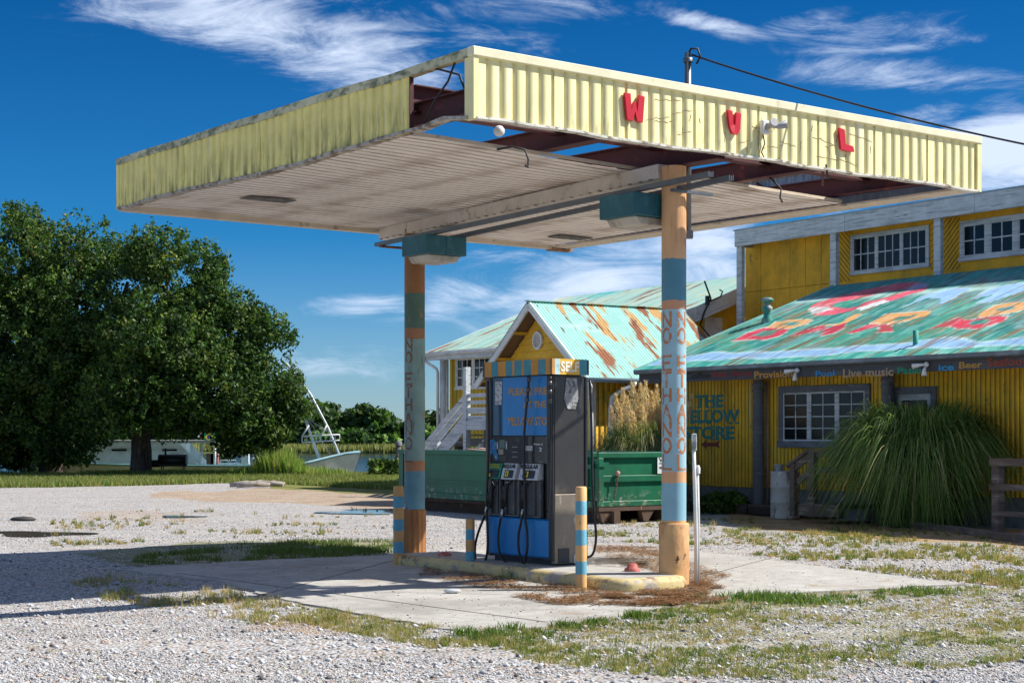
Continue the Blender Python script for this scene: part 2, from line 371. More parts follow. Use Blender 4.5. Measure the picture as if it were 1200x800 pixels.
# deck: pans running along x, its open front edge a little askew
prof = []; y = 0.
while y < 6.2:
    prof += [(y, 0), (y+.115, 0), (y+.122, .03), (y+.15, .03)]; y += .155
v = []; m = len(prof)
NXD = 90; sc_ = []; rs_ = np.random.default_rng(4)
for xx in np.linspace(.03, LU-.3, NXD):
    for (yy, zz) in prof:
        t = yy/6.2; v.append((xx, 1.2+.075*xx*(1-t)+t*6.17, ZB+.035+zz+.012*math.sin(xx*1.7+yy)))
GROOVE = mat('deck_groove', (.62, .52, .44), [((.3, .2, .15), (1, 6, 6), .5, .65)], rough=.8)  # darker tan puts groove shade, along with dirt, into the colour
f = [(i*m+j, i*m+j+1, (i+1)*m+j+1, (i+1)*m+j) for i in range(NXD-1) for j in range(m-1)]
dme = np_mesh('deck', v, f, (mat('tan_deck_stained', (1,1,1), [((.30, .2, .14), (.35, 6, 6), .64, .74)], rough=.6, var=.05, attr='Col'), GROOVE), mi=[0 if j % 4 == 0 else 1 for i in range(NXD-1) for j in range(m-1)])
va = np.array(v); st = np.zeros(len(va)); rown = rs_.random(400)
for x0, am in ((1.05, .7), (2.0, .9), (3.1, .8), (4.15, .8), (5.2, .9), (6.3, .8)):
    row = rown[(va[:, 1]*6.45+x0*31).astype(int) % 400]; st = np.maximum(st, am*np.exp(-((va[:, 0]-x0-.12*(row-.5))/(.05+.14*row))**2)*(.35+.9*row))
st = np.maximum(st, .8*np.exp(-((va[:, 1]-6.2)/.25)**2)*rown[(va[:, 0]*9).astype(int) % 400]); st = np.clip(st*.75, 0, .9)[:, None]
vcol(dme, np.array([[.95, .85, .77]])*(1-st)+np.array([[.36, .24, .17]])*st)
link('deck', dme, can)
q = MB(); q.beam((.03, 1.19, ZB+.06), (LU-.34, 1.19+.075*6.9, ZB+.05), .02, .035); q.build('deck_edge', TRIM, can)
for (px, py, w, h) in ((314, 232.5, .28, .62), (668, 277.5, .3, .6)):
    p = CF.hit(px, py, z=ZB+.03)
    q = MB()
    for k in range(6): q.box(p.x-h/2, p.x+h/2, p.y-w/2+k*w/6, p.y-w/2+(k+.82)*w/6, ZB+.012, ZB+.022)
    q.build('vent_patch', mat('dark_vent', (.09, .085, .08), [((.25, .22, .2), (9, 9, 9), .5, .65)]), can)
# steel
def ibeam(name, a, b, w, h, parent, m=MAROON):
    q = MB(); a, b = Vector(a), Vector(b); q.beam(a, b, .012, h-.024)
    for s in (-1, 1): q.beam(a+Vector((0, 0, s*(h/2-.006))), b+Vector((0, 0, s*(h/2-.006))), w, .012)
    return q.build(name, m, parent)
ibeam('beam', (.1, .16, ZB+.17), (LU-.12, .16, ZB+.17), .14, .24, can)
ibeam('beam', (.1, 1.12, ZB+.36), (LU-.12, 1.3, ZB+.36), .14, .26, can)
for x0 in (.16, 1.95, 3.35, 5.0, 6.75): ibeam('rafter', (x0, .24, ZB+.20 if x0 != 3.35 else ZB+.16), (x0+.1, LV-.2, ZB+.3), .16 if x0 != 3.35 else .22, .22 if x0 != 3.35 else .3, can)
for x0 in (1.0, 2.7, 4.2, 5.9):
    q = MB(); q.prism([(x0, ZB+.05), (x0+.55, ZB+.06), (x0+.5, ZB+.26), (x0+.1, ZB+.28)], .26, .275); q.build('gusset', MAROON, can)
for (a, b) in (((6.75, .3, ZB+.1), (LU-.05, 1.1, ZT-.1)), ((6.75, 1.4, ZB+.1), (LU-.05, 2.2, ZT-.1)), ((6.75, 2.6, ZB+.1), (LU-.05, 3.4, ZT-.1)), ((4.9, .3, ZT-.15), (5.9, 1.2, ZB+.1))):
    q = MB(); q.beam(a, b, .03, .03); q.build('brace', MAROON, can)
q = MB(); q.beam((3.22, .95, ZB-.045), (3.86, LV-.12, ZB-.045), .26, .15); q.build('centre_beam', DECK, can)
q = MB()
for k in range(34):
    t = (k+.5)/34; q.box(3.05+.64*t, 3.09+.64*t, .95+t*6.3, .98+t*6.3, ZB-.13, ZB-.118)
q.build('bolt_row', DRIP, can)
for (a, b) in (((2.8, -.12, 4.14), (3.48, 6.95, 4.14)), ((3.08, -.12, 4.13), (3.95, 6.95, 4.13))):
    q = MB(); a, b = Vector(a), Vector(b); q.beam(a, b, .012, .045)
    for s in (-1, 1): q.beam(a+Vector((.026*s, 0, .004)), b+Vector((.026*s, 0, .004)), .01, .05)
    q.build('strut', DARKST, can)
box('bracket', 3.02, 3.6, .66, .7, 4.085, 4.115, DARKST, can)
box('bracket', 3.4, 4.2, 6.72, 6.76, 4.085, 4.115, mat('rusty_steel', (.18, .1, .07), [((.3, .14, .06), (7, 7, 7), .5, .65)]), can)
# loose wires in the gap and below
for pts in (((.0, .28, ZT-.05), (.02, .42, 4.78), (.0, .62, 4.62), (.03, .84, 4.42)), ((.0, .62, ZT-.05), (.0, .4, ZT-.12), (.0, .22, 4.8), (.02, .14, 4.62)),
            ((1.2, 1.25, 4.4), (1.32, 1.15, 4.43), (1.42, 1.08, 4.40), (1.44, 1.05, 4.30), (1.43, 1.05, 4.22), (1.40, 1.05, 4.24)),
            ((4.55, -.05, 4.42), (4.6, -.02, 4.34), (4.64, 0, 4.28)), ((5.0, 1.2, 4.5), (5.1, 1.1, 4.35), (5.08, 1.1, 4.25), (5.12, 1.1, 4.2))):
    MB().tube(pts, .011, 6).build('hanging_wire', WIRE, can)
MB().sphere((.75, .62, 4.44), .055).build('round_knob', WHITE, can)
# cracked outline where letters used to hang: thin scratch lines and screws on the front
q = MB()
def wig(x, z, dx, dz, n=7):
    pts = [(x+dx*i/n+random.uniform(-.012, .012), -.0275, z+dz*i/n+random.uniform(-.012, .012)) for i in range(n+1)]
    q.tube(pts, .0028, 3, cap=False)
random.seed(3)
for (x0, x1) in ((1.95, 3.0), (3.1, 4.2), (4.35, 5.35)):
    for k in range(5): wig(x0+random.uniform(0, x1-x0-.3), random.choice([4.5, 4.6, 4.7, 4.8]), random.uniform(.15, .4), random.uniform(-.06, .06))
for k in range(12): wig(random.uniform(1.9, 5.4), random.uniform(4.5, 4.75), .01, random.uniform(.05, .12), 3)
tag(q.build('cracked_paint_line', mat('crack', (.2, .14, .08), var=0), can), kind='stuff')
# the three red letters left on the front
def sign_letter(ch, px0, py0, px1, py1):
    a = CF.hit(px0, py0, y=-.04); b = CF.hit(px1, py1, y=-.04); w, h = b.x-a.x, a.z-b.z
    P = {'W': [(0,1),(.3,1),(.34,.42),(.46,.72),(.56,.72),(.62,.36),(.72,1.0),(1,.97),(.9,0),(.62,.02),(.52,.35),(.4,.0),(.12,.03)],
         'V': [(0,1),(.36,.98),(.42,.42),(.56,.40),(.62,.95),(1,.93),(.92,.25),(.72,.0),(.34,.02),(.14,.3)],
         'L': [(0,1),(.38,.96),(.44,.32),(.95,.26),(1,.02),(.5,0),(.12,.06)]}[ch]
    q = MB(); q.prism([(a.x+x*w, b.z+z*h) for x, z in P], -.062, -.034); o = q.build('letter', RED, can, .002)
    o['label'] = 'red plastic letter %s on the front edge' % ch
sign_letter('W', 730.5, 109, 754, 144.5); sign_letter('V', 851, 129, 867, 159); sign_letter('L', 981.5, 150, 999.5, 179)
# small floodlight holder on the front
p = CF.hit(893, 150, y=-.03)
q = MB(); q.box(p.x-.05, p.x+.05, -.09, -.035, p.z-.07, p.z+.07); o = q.build('lamp_bracket', PVC, can, .01)
for s in (-1, 1): MB().tube([(p.x, -.09, p.z+.02*s), (p.x+.05*s+.05, -.16, p.z+.01), (p.x+.09*s+.07, -.22, p.z+.03)], [.018, .03, .045], 10).build('lamp_socket', mat('grey_socket', (.35, .35, .36), rough=.5), o)
MB().tube([(p.x, -.045, p.z-.07), (p.x+.02, -.05, p.z-.16), (p.x-.02, -.042, p.z-.25), (p.x+.03, -.05, p.z-.33)], .007, 5).build('cord', WIRE, o)

# columns
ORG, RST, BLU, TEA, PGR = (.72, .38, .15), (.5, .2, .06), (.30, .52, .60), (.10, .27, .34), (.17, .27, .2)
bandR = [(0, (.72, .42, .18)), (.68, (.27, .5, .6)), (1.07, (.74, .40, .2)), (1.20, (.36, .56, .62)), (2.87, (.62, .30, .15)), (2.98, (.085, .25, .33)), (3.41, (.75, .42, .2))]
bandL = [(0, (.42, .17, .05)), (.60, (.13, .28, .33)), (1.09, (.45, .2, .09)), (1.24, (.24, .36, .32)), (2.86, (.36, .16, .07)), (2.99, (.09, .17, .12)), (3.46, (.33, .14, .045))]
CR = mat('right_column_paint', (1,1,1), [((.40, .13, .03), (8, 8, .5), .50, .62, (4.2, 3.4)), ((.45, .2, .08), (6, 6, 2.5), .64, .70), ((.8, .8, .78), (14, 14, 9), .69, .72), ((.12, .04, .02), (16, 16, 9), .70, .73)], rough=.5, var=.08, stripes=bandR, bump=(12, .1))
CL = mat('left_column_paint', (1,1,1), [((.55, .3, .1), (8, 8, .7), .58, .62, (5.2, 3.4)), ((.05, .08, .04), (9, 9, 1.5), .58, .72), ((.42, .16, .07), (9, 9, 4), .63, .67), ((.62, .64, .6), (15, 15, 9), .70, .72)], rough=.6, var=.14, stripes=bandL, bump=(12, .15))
def column(wx, wy, r, m, sleeve_r, sleeve_h, sm, flute, angs, tm, skip=0):

    # column mesh in canopy-local coordinates

    o = MB().lathe([(r, .05), (r, 1.2), (r, 2.8), (r, ZB-.05 if flute else ZB-.0)], 32).build('column', m, can, loc=CFinv @ Vector((wx, wy, 0)), rot=(0, 0, -CF.a))
    s = MB(); s.lathe([(sleeve_r, .0), (sleeve_r, sleeve_h-.01), (sleeve_r-.006, sleeve_h), (r-.002, sleeve_h)], 36 if not flute else 28, flute=flute, smooth=not flute)
    s.build('base_sleeve', sm, o)
    word = 'NO ETHANOL'; zt = 2.855; step = .1715; lh = .142; lw = .095
    face = math.atan2(-wy, -wx)
    for ai, ang in enumerate(angs):
        q = MB(); z = zt
        for i, ch in enumerate(word):
            if ch == ' ': z -= .11; continue
            for pl_ in STROKE[ch]:
                for (a, b) in zip(pl_[:-1], pl_[1:]):
                    a, b = Vector(a), Vector(b); n = 4 if abs(b.x-a.x) > .3 else 1
                    d = Vector(((b.x-a.x)*lw, (b.y-a.y)*lh)); dn = d.normalized(); nn = Vector((-dn.y, dn.x))*.0125
                    vs = []
                    for k in range(n+1):
                        c = a.lerp(b, k/n)
                        ext = -dn*.0125 if k == 0 else (dn*.0125 if k == n else Vector((0, 0)))
                        for sgn in (-1, 1):
                            cx = (c.x-.5)*lw + ext.x + nn.x*sgn; cz = z - lh + c.y*lh + ext.y + nn.y*sgn
                            t = face + ang + cx/r; vs.append((math.cos(t)*(r+.0022), math.sin(t)*(r+.0022), cz))
                    q.add(vs, [(2*k, 2*k+2, 2*k+3, 2*k+1) for k in range(n)])
            z -= step
        q.build('painted_lettering', tm, o)
    return o
CFinv = (Matrix.Translation(CF.o) @ Matrix.Rotation(CF.a, 4, 'Z')).inverted()
LETR = mat('orange_letters', (.55, .2, .07), [((.35, .52, .58), (18, 18, 18), .54, .60)], rough=.6)
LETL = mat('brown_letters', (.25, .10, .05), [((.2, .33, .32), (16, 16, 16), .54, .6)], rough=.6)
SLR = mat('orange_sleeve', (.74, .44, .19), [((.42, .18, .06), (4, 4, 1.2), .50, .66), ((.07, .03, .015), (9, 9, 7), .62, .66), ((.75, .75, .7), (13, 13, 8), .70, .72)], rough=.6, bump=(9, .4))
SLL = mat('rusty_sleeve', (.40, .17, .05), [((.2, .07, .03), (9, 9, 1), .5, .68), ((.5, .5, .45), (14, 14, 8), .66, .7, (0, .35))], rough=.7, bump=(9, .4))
colR = column(1.69, 17.2, .129, CR, .158, .67, SLR, 0, [R(-37), R(42), R(125), R(-120)], LETR)
colR['label'] = 'right column, bright blue and orange bands with orange NO ETHANOL lettering'
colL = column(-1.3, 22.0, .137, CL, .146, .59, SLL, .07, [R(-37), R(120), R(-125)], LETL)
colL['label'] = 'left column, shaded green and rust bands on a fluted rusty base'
# rust hole at the foot of the right sleeve
# canopy light boxes hang from the struts
def light_box(x, y, label):
    t = thing('canopy_light', label, 'canopy light', CF.w(x, y, 3.86), CF.a, 'light boxes under the canopy')
    box('housing', 0, .62, 0, .56, 0, .24, TEAL, t, .008)
    box('seam_strip', .30, .32, -.006, 0, .005, .235, mat('seam', (.02, .14, .18)), t)
    q = MB(); q.prism([(.05, -.001), (.57, -.001), (.50, -.085), (.12, -.085)], .05, .51); q.build('lens', LENS, t, .01)
    box('mount', .26, .36, .2, .3, .241, .262, DARKST, t)
pl = CF.hit(500, 274, z=4.1); light_box(pl.x, pl.y, 'teal canopy light box on the left column, bottom lens milky')
pr = CF.hit(743.5, 224, z=4.1); light_box(pr.x, pr.y, 'teal canopy light box beside the right column')

# mast behind the right column with its cable; conduit and pipe at its foot
mp = Vector((1.86, 17.42, 0))
t = thing('service_mast', 'thin dark service mast rising behind the yellow canopy front', 'mast', mp)
MB().tube([(0, 0, 3.72), (0, 0, 5.62)], .036, 10).build('pole', DARKST, t)
MB().tube([(0, 0, 5.6), (.03, -.02, 5.66), (.1, -.02, 5.66), (.13, 0, 5.58), (.09, 0, 5.5)], .012, 6).build('drip_loop', WIRE, t)
MB().lathe([(.055, 5.52), (.055, 5.56), (.04, 5.57)], 10).build('clamp', DARKST, t)
MB().box(-.05, .05, -.05, .05, 3.66, 3.74).build('end_fitting', DARKST, t)
a = Vector((1.9, 17.42, 5.6)); b = AT(1330, 193, 16.0)
pts = [a.lerp(b, k/24) - Vector((0, 0, .16*4*(k/24)*(1-k/24)*.6)) for k in range(25)]
tag(MB().tube(pts, .011, 6).build('overhead_cable', WIRE), 'twisted black overhead cable running right from the mast above the canopy', 'cable')
b2 = AT(1290, 300, 23)
t = thing('conduit_pipe', 'white plastic conduit standing behind the right column foot with a small meter box on top', 'pipe', (1.92, 17.22, 0))
MB().tube([(0, 0, 0), (.004, 0, .5), (-.01, .01, 1.1), (-.02, .01, 1.42)], .02, 10).build('pipe', PVC, t)
MB().tube([(.03, .03, .02), (.035, .03, .6), (.022, .03, 1.2)], .014, 8).build('pipe', PVC, t)
box('switch_box', -.04, .01, -.02, .05, 1.42, 1.60, mat('grey_box', (.5, .52, .52), [((.2, .2, .2), (9, 9, 9), .5, .6)]), t, .008)
MB().lathe([(.03, 1.18), (.032, 1.24), (.02, 1.27)], 10, .02, .03).build('fitting', PVC, t)

# ------------------------------------------------------------------ island, bollards, pump
IF = Frame(1.10, 16.49, 37.65-3)
CONC = mat('concrete', (.46, .44, .40), [((.27, .25, .22), (.8, .8, .8), .5, .75), ((.33, .22, .12), (2, 2, 2), .6, .75), ((.58, .56, .52), (1.3, 1.3, 1.3), .55, .75), ((.15, .13, .12), (26, 26, 26), .64, .68)], rough=.9, bump=(60, .5), var=.14, vscale=8)
KERB = mat('yellow_kerb_paint', (.66, .52, .24), [((.36, .33, .29), (5, 5, 5), .52, .60), ((.26, .15, .08), (7, 7, 7), .56, .66), ((.1, .08, .06), (14, 14, 14), .64, .70)], rough=.7, bump=(20, .3))
isl = thing('pump_island', 'raised concrete island under the pump with worn yellow painted kerb', 'island', IF.o, IF.a)
def rounded(x0, x1, y0, y1, r, n=6):
    P = []
    for (cx, cy, a0) in ((x1-r, y0+r, -90), (x1-r, y1-r, 0), (x0+r, y1-r, 90), (x0+r, y0+r, 180)):
        for k in range(n+1): t = R(a0+90*k/n); P.append((cx+r*math.cos(t), cy+r*math.sin(t)))
    return P
o = rounded(-.03, .9, -.03, 4.5, .2); i_ = rounded(.06, .81, .06, 4.41, .12)
q = MB(); n = len(o)
vs = [(x, y, .0) for x, y in o] + [(x+(.0), y, .075) for x, y in rounded(-.045, .915, -.045, 4.515, .21)] + [(x, y, .125) for x, y in rounded(-.02, .89, -.02, 4.49, .19)] + [(x, y, .14) for x, y in i_]
q.add(vs, [(r_*n+k, r_*n+(k+1) % n, (r_+1)*n+(k+1) % n, (r_+1)*n+k) for r_ in range(3) for k in range(n)], 0, True)
q.build('kerb', KERB, isl)
q = MB(); q.add([(x, y, .141) for x, y in i_], [tuple(range(n))]); q.build('island_top', CONC, isl)
ORB, BLB = (.68, .36, .12), (.12, .38, .50)
def bollard(px, py, h, r, label, n, cols=(ORB, BLB)):
    p = G(px, py)
    st = [(0, cols[0])] + [(h*(k)/n+.0, cols[k % 2]) for k in range(1, n)]
    m = mat('bollard_bands_%d_%d' % (n, px), (1,1,1), [((.35, .2, .1), (14, 14, 9), .62, .7), ((.7, .68, .6), (16, 16, 10), .7, .73)], rough=.6, stripes=st, bump=(15, .2))
    o = MB().lathe([(r, 0), (r, h-.012), (r-.01, h), (.001, h)], 24).build('bollard', m, loc=p)
    o['group'] = 'striped bollards by the pump island'; return tag(o, label, 'bollard')
bollard(467, 662, .965, .064, 'tall striped bollard in shade at the foot of the left column', 7)
bollard(551, 671, .62, .052, 'short striped bollard left of the blue pump', 5)
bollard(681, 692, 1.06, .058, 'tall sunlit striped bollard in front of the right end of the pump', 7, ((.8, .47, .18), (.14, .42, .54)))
p = G(741, 669, .14)
cap = MB().lathe([(.085, 0), (.085, .03), (.06, .04), (.05, .075), (.03, .085), (.001, .088)], 18).build('fill_cap', mat('faded_red', (.5, .12, .1), [((.5, .3, .25), (30, 30, 30), .55, .65)]), loc=p)
tag(cap, 'faded red fill cap lying on the island near the right column', 'cap')
p = G(521, 651, .14)
tag(MB().lathe([(.09, 0), (.08, .03), (.04, .045), (.001, .05)], 14).build('fill_cap', MATS['faded_red'], loc=p), 'flat red fill cap on the island between left column and pump', 'cap')

PF = Frame(.45, 18.2, 37.65)
PW, PD, ZP0 = 1.175, .43, .141
pump = thing('fuel_pump', 'tall fuel pump with blue panels, black hoses and a striped top band', 'fuel pump', PF.w(0, 0, 0), PF.a)
STEEL = mat('dull_stainless', (.065, .062, .06), [((.17, .165, .16), (3, 3, 1.2), .58, .75), ((.24, .19, .14), (2, 2, 1.5), .5, .7, (1.0, 1.15)), ((.6, .6, .6), (18, 18, 9), .71, .74)], rough=.42, metal=.55, bump=(6, .08))
STEELB = mat('brown_stainless', (.25, .21, .165), [((.2, .17, .14), (4, 4, 2), .5, .7), ((.5, .46, .4), (9, 9, 3), .6, .7)], rough=.45, metal=.4, bump=(5, .15))
PBLK = mat('pump_black', (.018, .018, .02), [((.07, .07, .07), (5, 5, 5), .6, .75)], rough=.4)
PBLU = mat('pump_blue', (.002, .21, .56), [((.02, .27, .62), (4, 4, 1), .55, .7), ((.2, .3, .25), (15, 15, 8), .70, .73)], rough=.35, var=.06)
PBLD = mat('pump_blue_dark', (.012, .075, .16), rough=.2)
POR = mat('pump_orange', (.66, .3, .05), [((.5, .25, .08), (9, 9, 9), .55, .65)]); PTE = mat('pump_teal', (.07, .28, .36), [((.1, .32, .38), (9, 9, 9), .5, .65)])
FP = lambda px, py, x=0: PF.hit(px, py, x=x)
zt = FP(640, 439).z
box('cabinet', .03, PD-.0, .03, PW-.03, ZP0+.05, zt, PBLK, pump)
box('base_plinth', .05, PD-.04, .03, PW-.05, ZP0, ZP0+.055, mat('plinth', (.05, .05, .055)), pump)
# near end cover, stainless above and browned below
zs = FP(660, 579).z
box('end_panel', .0, PD+.01, -.035, .028, zs, zt-.01, STEEL, pump, .006)
box('end_panel', .0, PD+.01, -.037, .028, ZP0+.02, zs-.004, STEELB, pump, .006)
e = PF.hit(664, 648, y=-.04); box('access_plate', .05, .2, -.046, -.038, ZP0+.03, ZP0+.19, mat('plate', (.06, .06, .065)), pump)
box('warning_label', .27, .38, -.045, -.038, ZP0+.02, ZP0+.12, PAPER, pump)
q = MB(); pa = [(.0+.16, 2.215), (.31, 2.215), (.335, 1.99), (.29, 1.875), (.18, 1.875), (.13, 1.98)]
q.prism([(x, z) for x, z in pa], -.044, -.0365); q.build('old_notice', mat('torn_notice', (.3, .31, .32), [((.10, .10, .1), (30, 30, 30), .5, .56), ((.5, .5, .5), (6, 6, 6), .55, .7)]), pump)
box('end_panel', .0, PD+.01, PW-.028, PW+.03, ZP0+.05, zt-.01, STEEL, pump, .006)
box('corner_post', -.03, .002, -.03, .075, ZP0+.06, zt-.01, PBLK, pump, .006)
box('corner_post', -.03, .002, PW-.06, PW+.03, zs, zt-.01, mat('post_grey', (.16, .14, .12)), pump, .006)
box('corner_post', PD-.0, PD+.035, -.05, .03, ZP0+.05, zt-.02, PBLK, pump, .006)
zb = FP(600, 510).z
yl, yr = FP(590, 480).y, FP(646, 480).y
box('sign_panel', -.012, .028, max(yr, .078), yl, zb, zt-.01, PBLU, pump)
box('sign_panel', -.004, .028, yl+.002, PW-.062, zb, zt-.01, PBLD, pump)
box('notice', -.010, -.0045, FP(590, 480).y+.02, FP(581, 480).y, FP(585, 474).z, FP(585, 447).z, PAPER, pump)
def facetext(s, px0, px1, py, h, m, name='lettering', x=-.014, bold=.03):
    a = FP(px0, py, x); b = FP(px1, py, x)
    Mx = Matrix.Translation((x, a.y, a.z)) @ Matrix(((0, 0, -1, 0), (-1, 0, 0, 0), (0, 1, 0, 0), (0, 0, 0, 1)))
    return text(name, s, m, pump, w=a.y-b.y, h=h, M=Mx, bold=bold, ext=.002)
OL = mat('old_orange_letters', (.55, .30, .08), [((.05, .17, .36), (25, 25, 25), .6, .66)])
facetext('PLEASE PREP', 596, 646.5, 463.5, .085, OL); facetext('AT THE', 613.5, 640, 478, .075, OL); facetext('YELLOW STOR', 594.5, 646.5, 498.5, .095, OL)
# awning band
za, zc = zt, zt+.172
bounds = [160, 205, 250, 300, 343, 358, 408, 420, 470, 518, 567, 612]
xs = [540+b/5.7125 for b in bounds]
for k in range(11):
    ya, yb = PF.hit(xs[k], 430, x=-.08).y, PF.hit(xs[k+1], 430, x=-.08).y
    box('band_stripe', -.08, -.04, yb+(.0 if k < 10 else .0), ya-.001, za, zc, (POR, PTE)[k % 2], pump)
y0 = PF.hit(xs[-1], 430, x=-.08).y
box('top_cover', -.038, PD+.06, -.04, PW+.07, za+.002, zc-.002, PBLK, pump)
xx = [PF.hit(540+b/5.7125, 430, y=-.085).x for b in (612, 665, 795, 845)]
xx[0] = -.081
for k, m in enumerate((mat('pale_blue_band', (.5, .72, .75), [((.2, .45, .5), (9, 9, 9), .6, .7)]), mat('yellow_band', (.85, .5, .05), [((.7, .55, .3), (9, 9, 9), .6, .7)]), PTE)):
    box('band_stripe', xx[k]+.001, xx[k+1], -.085, -.045, za, zc, m, pump)
text('lettering', 'SELF', mat('white_letters', (.85, .8, .7), var=0), pump, w=(xx[2]-xx[1])*.92, h=.115, bold=.03, ext=.002, M=Matrix.Translation((xx[1]+.01, -.088, za+.03)) @ Matrix.Rotation(R(90), 4, 'X'))
# control panels
z1, z2 = FP(620, 543).z, FP(620, 562).z
box('control_panel', -.02, .028, .42, PW-.07, z1+.004, zb-.006, mat('panel_grey', (.04, .042, .045), [((.1, .1, .1), (8, 8, 8), .6, .7)]), pump, .004)
box('control_panel', -.024, .028, .085, .415, z1+.004, zb-.006, mat('panel_black', (.012, .013, .017), rough=.25), pump, .004)
box('panel_trim', -.03, .026, .03, .083, z1+.004, zb-.01, mat('trim_grey', (.14, .14, .14)), pump)
def patch(name, px0, py0, px1, py1, m, x=-.026, parent=None, t=.004):
    a, b = FP(px0, py0, x), FP(px1, py1, x)
    return box(name, x-t, x, min(a.y, b.y), max(a.y, b.y), min(a.z, b.z), max(a.z, b.z), m, parent or pump)
patch('screen', 585, 515, 592, 525, mat('lcd', (.04, .1, .09), rough=.2), -.021); patch('label_patch', 584.5, 526, 590, 532.5, mat('tan_label', (.35, .33, .25)), -.021)
for (a, b) in ((582.5, 583.7), (593, 594.2)): patch('label_patch', a, 517, b, 526, PAPER, -.021)
patch('button_plate', 584, 534, 593.5, 540, PBLK, -.021)
for yy in (523, 529, 534.5): patch('slot_label', 600.5, yy, 606.5, yy+1, mat('dim_print', (.3, .3, .3)), -.021)
patch('price_sticker', 616.3, 522.2, 624.3, 528, PAPER, -.025)
facetext('Pump #', 625.8, 636, 521.5, .022, mat('white_print', (.8, .8, .8)), x=-.026, bold=.02); facetext('2', 632, 635, 528.5, .042, MATS['white_print'], x=-.026, bold=.02)
facetext('PUSH', 632, 636, 541.3, .012, MATS['dim_print'], x=-.026)
# the worn sticker of a standing figure in blue, left plain
q = MB(); pts = [(573, 516), (577, 514.5), (580, 515), (582.5, 520), (581, 526), (584, 536), (582, 540), (579, 535), (577.5, 530), (575, 533), (573, 540), (571.5, 536), (574, 527), (571, 523)]
P3 = [FP(x, y, -.024) for x, y in pts]
q.prism([(p.y, p.z) for p in P3], -.026, -.021, axis='x'); q.build('torn_sticker', mat('sticker_blue', (.02, .22, .5), [((.3, .35, .4), (20, 20, 20), .56, .62)]), pump)
# grade labels, tilted outwards
grades = [(575.0, 591.5, 'DIESEL', 'green'), (593.0, 609.0, 'REGULAR', 'w'), (613.5, 635.5, 'REGULAR', 'w')]
GRN = mat('grade_green', (.01, .2, .1), rough=.3); GWH = mat('grade_white', (.62, .64, .66), [((.3, .3, .3), (14, 14, 14), .56, .66)], rough=.4); LYE = mat('grade_yellow', (.75, .68, .03), var=0)
for (a, b, w, c) in grades:
    A, B = FP(a, 543), FP(b, 543); m = GRN if c == 'green' else GWH
    q = MB(); q.prism([(.0, z1), (-.035, z1), (-.075, z2), (.0, z2)], B.y, A.y); o = None
    q = MB(); n0 = [(-.03, z1), (.02, z1), (.02, z2), (-.08, z2)]
    q.v = []; q.add([(x, y, z) for y in (B.y, A.y) for x, z in n0], [(0,1,2,3), (7,6,5,4), (0,3,7,4), (0,4,5,1), (3,2,6,7), (1,5,6,2)])
    o = q.build('grade_label', m, pump, .004)
    tl = math.atan2(.05, z1-z2); w_ = A.y-B.y
    Mx = Matrix.Translation((-.034, A.y-.012, z1)) @ Matrix(((0, 0, -1, 0), (-1, 0, 0, 0), (0, 1, 0, 0), (0, 0, 0, 1))) @ Matrix.Rotation(-tl, 4, 'X')
    H_ = (z1-z2)/math.cos(tl)
    text('grade_lettering', w, mat('grade_ink', (.03, .03, .03), var=0) if c == 'w' else mat('grade_ink_green', (.35, .4, .05), var=0), o, w=w_-.03, h=H_*.26, bold=.03, ext=.001, M=Mx @ Matrix.Translation((0, -H_*.31, .001)))
    def quad(x0, x1, y0, y1, mm, zz, nm):
        q = MB(); q.box(x0, x1, -H_*y1, -H_*y0, 0, zz, M=Mx); q.build(nm, mm, o)
    quad(w_*.18, w_*.8, .42, .9, PBLK, .004, 'price_window')
    if c == 'w': quad(w_*.26, w_*.48, .48, .82, LYE, .0065, 'price_tag'); text('grade_lettering', '8', MATS['grade_ink'], o, w=w_*.1, h=H_*.22, ext=.001, bold=.03, M=Mx @ Matrix.Translation((w_*.32, -H_*.76, .0068)))
    else: quad(w_*.08, w_*.3, .66, .86, LYE, .0065, 'price_tag')
# nozzle bays
zn = FP(610, 603).z
for k, (a, b) in enumerate(((577, 589), (594, 611), (616, 636))):
    A, B = FP(a, 580), FP(b, 580)
    q = MB(); q.box(-.035, .02, B.y, B.y+.018, zn, z2); q.box(-.035, .02, A.y-.018, A.y, zn, z2); q.box(-.035, .02, B.y, A.y, zn-.02, zn); q.box(.0, .02, B.y, A.y, zn, z2)
    q.box(-.03, .02, (A.y+B.y)/2-.04, (A.y+B.y)/2-.022, zn, z2)
    q.build('nozzle_bay', mat('bay_grey', (.10, .105, .11), [((.2, .2, .2), (8, 8, 8), .55, .7)], rough=.5), pump, .003)
    MB().beam((-.04, A.y-.06, z2-.03), (-.05, A.y-.12, z2-.08), .012, .012).build('lever', CHROME, pump)
# lower blue door
zbl = FP(610, 606).z
q = MB(); q.box(-.035, .028, .02, PW-.02, ZP0+.075, zbl); q.build('lower_door', PBLU, pump, .02)
box('kick_strip', -.03, .028, .02, PW-.02, zbl+.004, zn-.024, PBLK, pump)
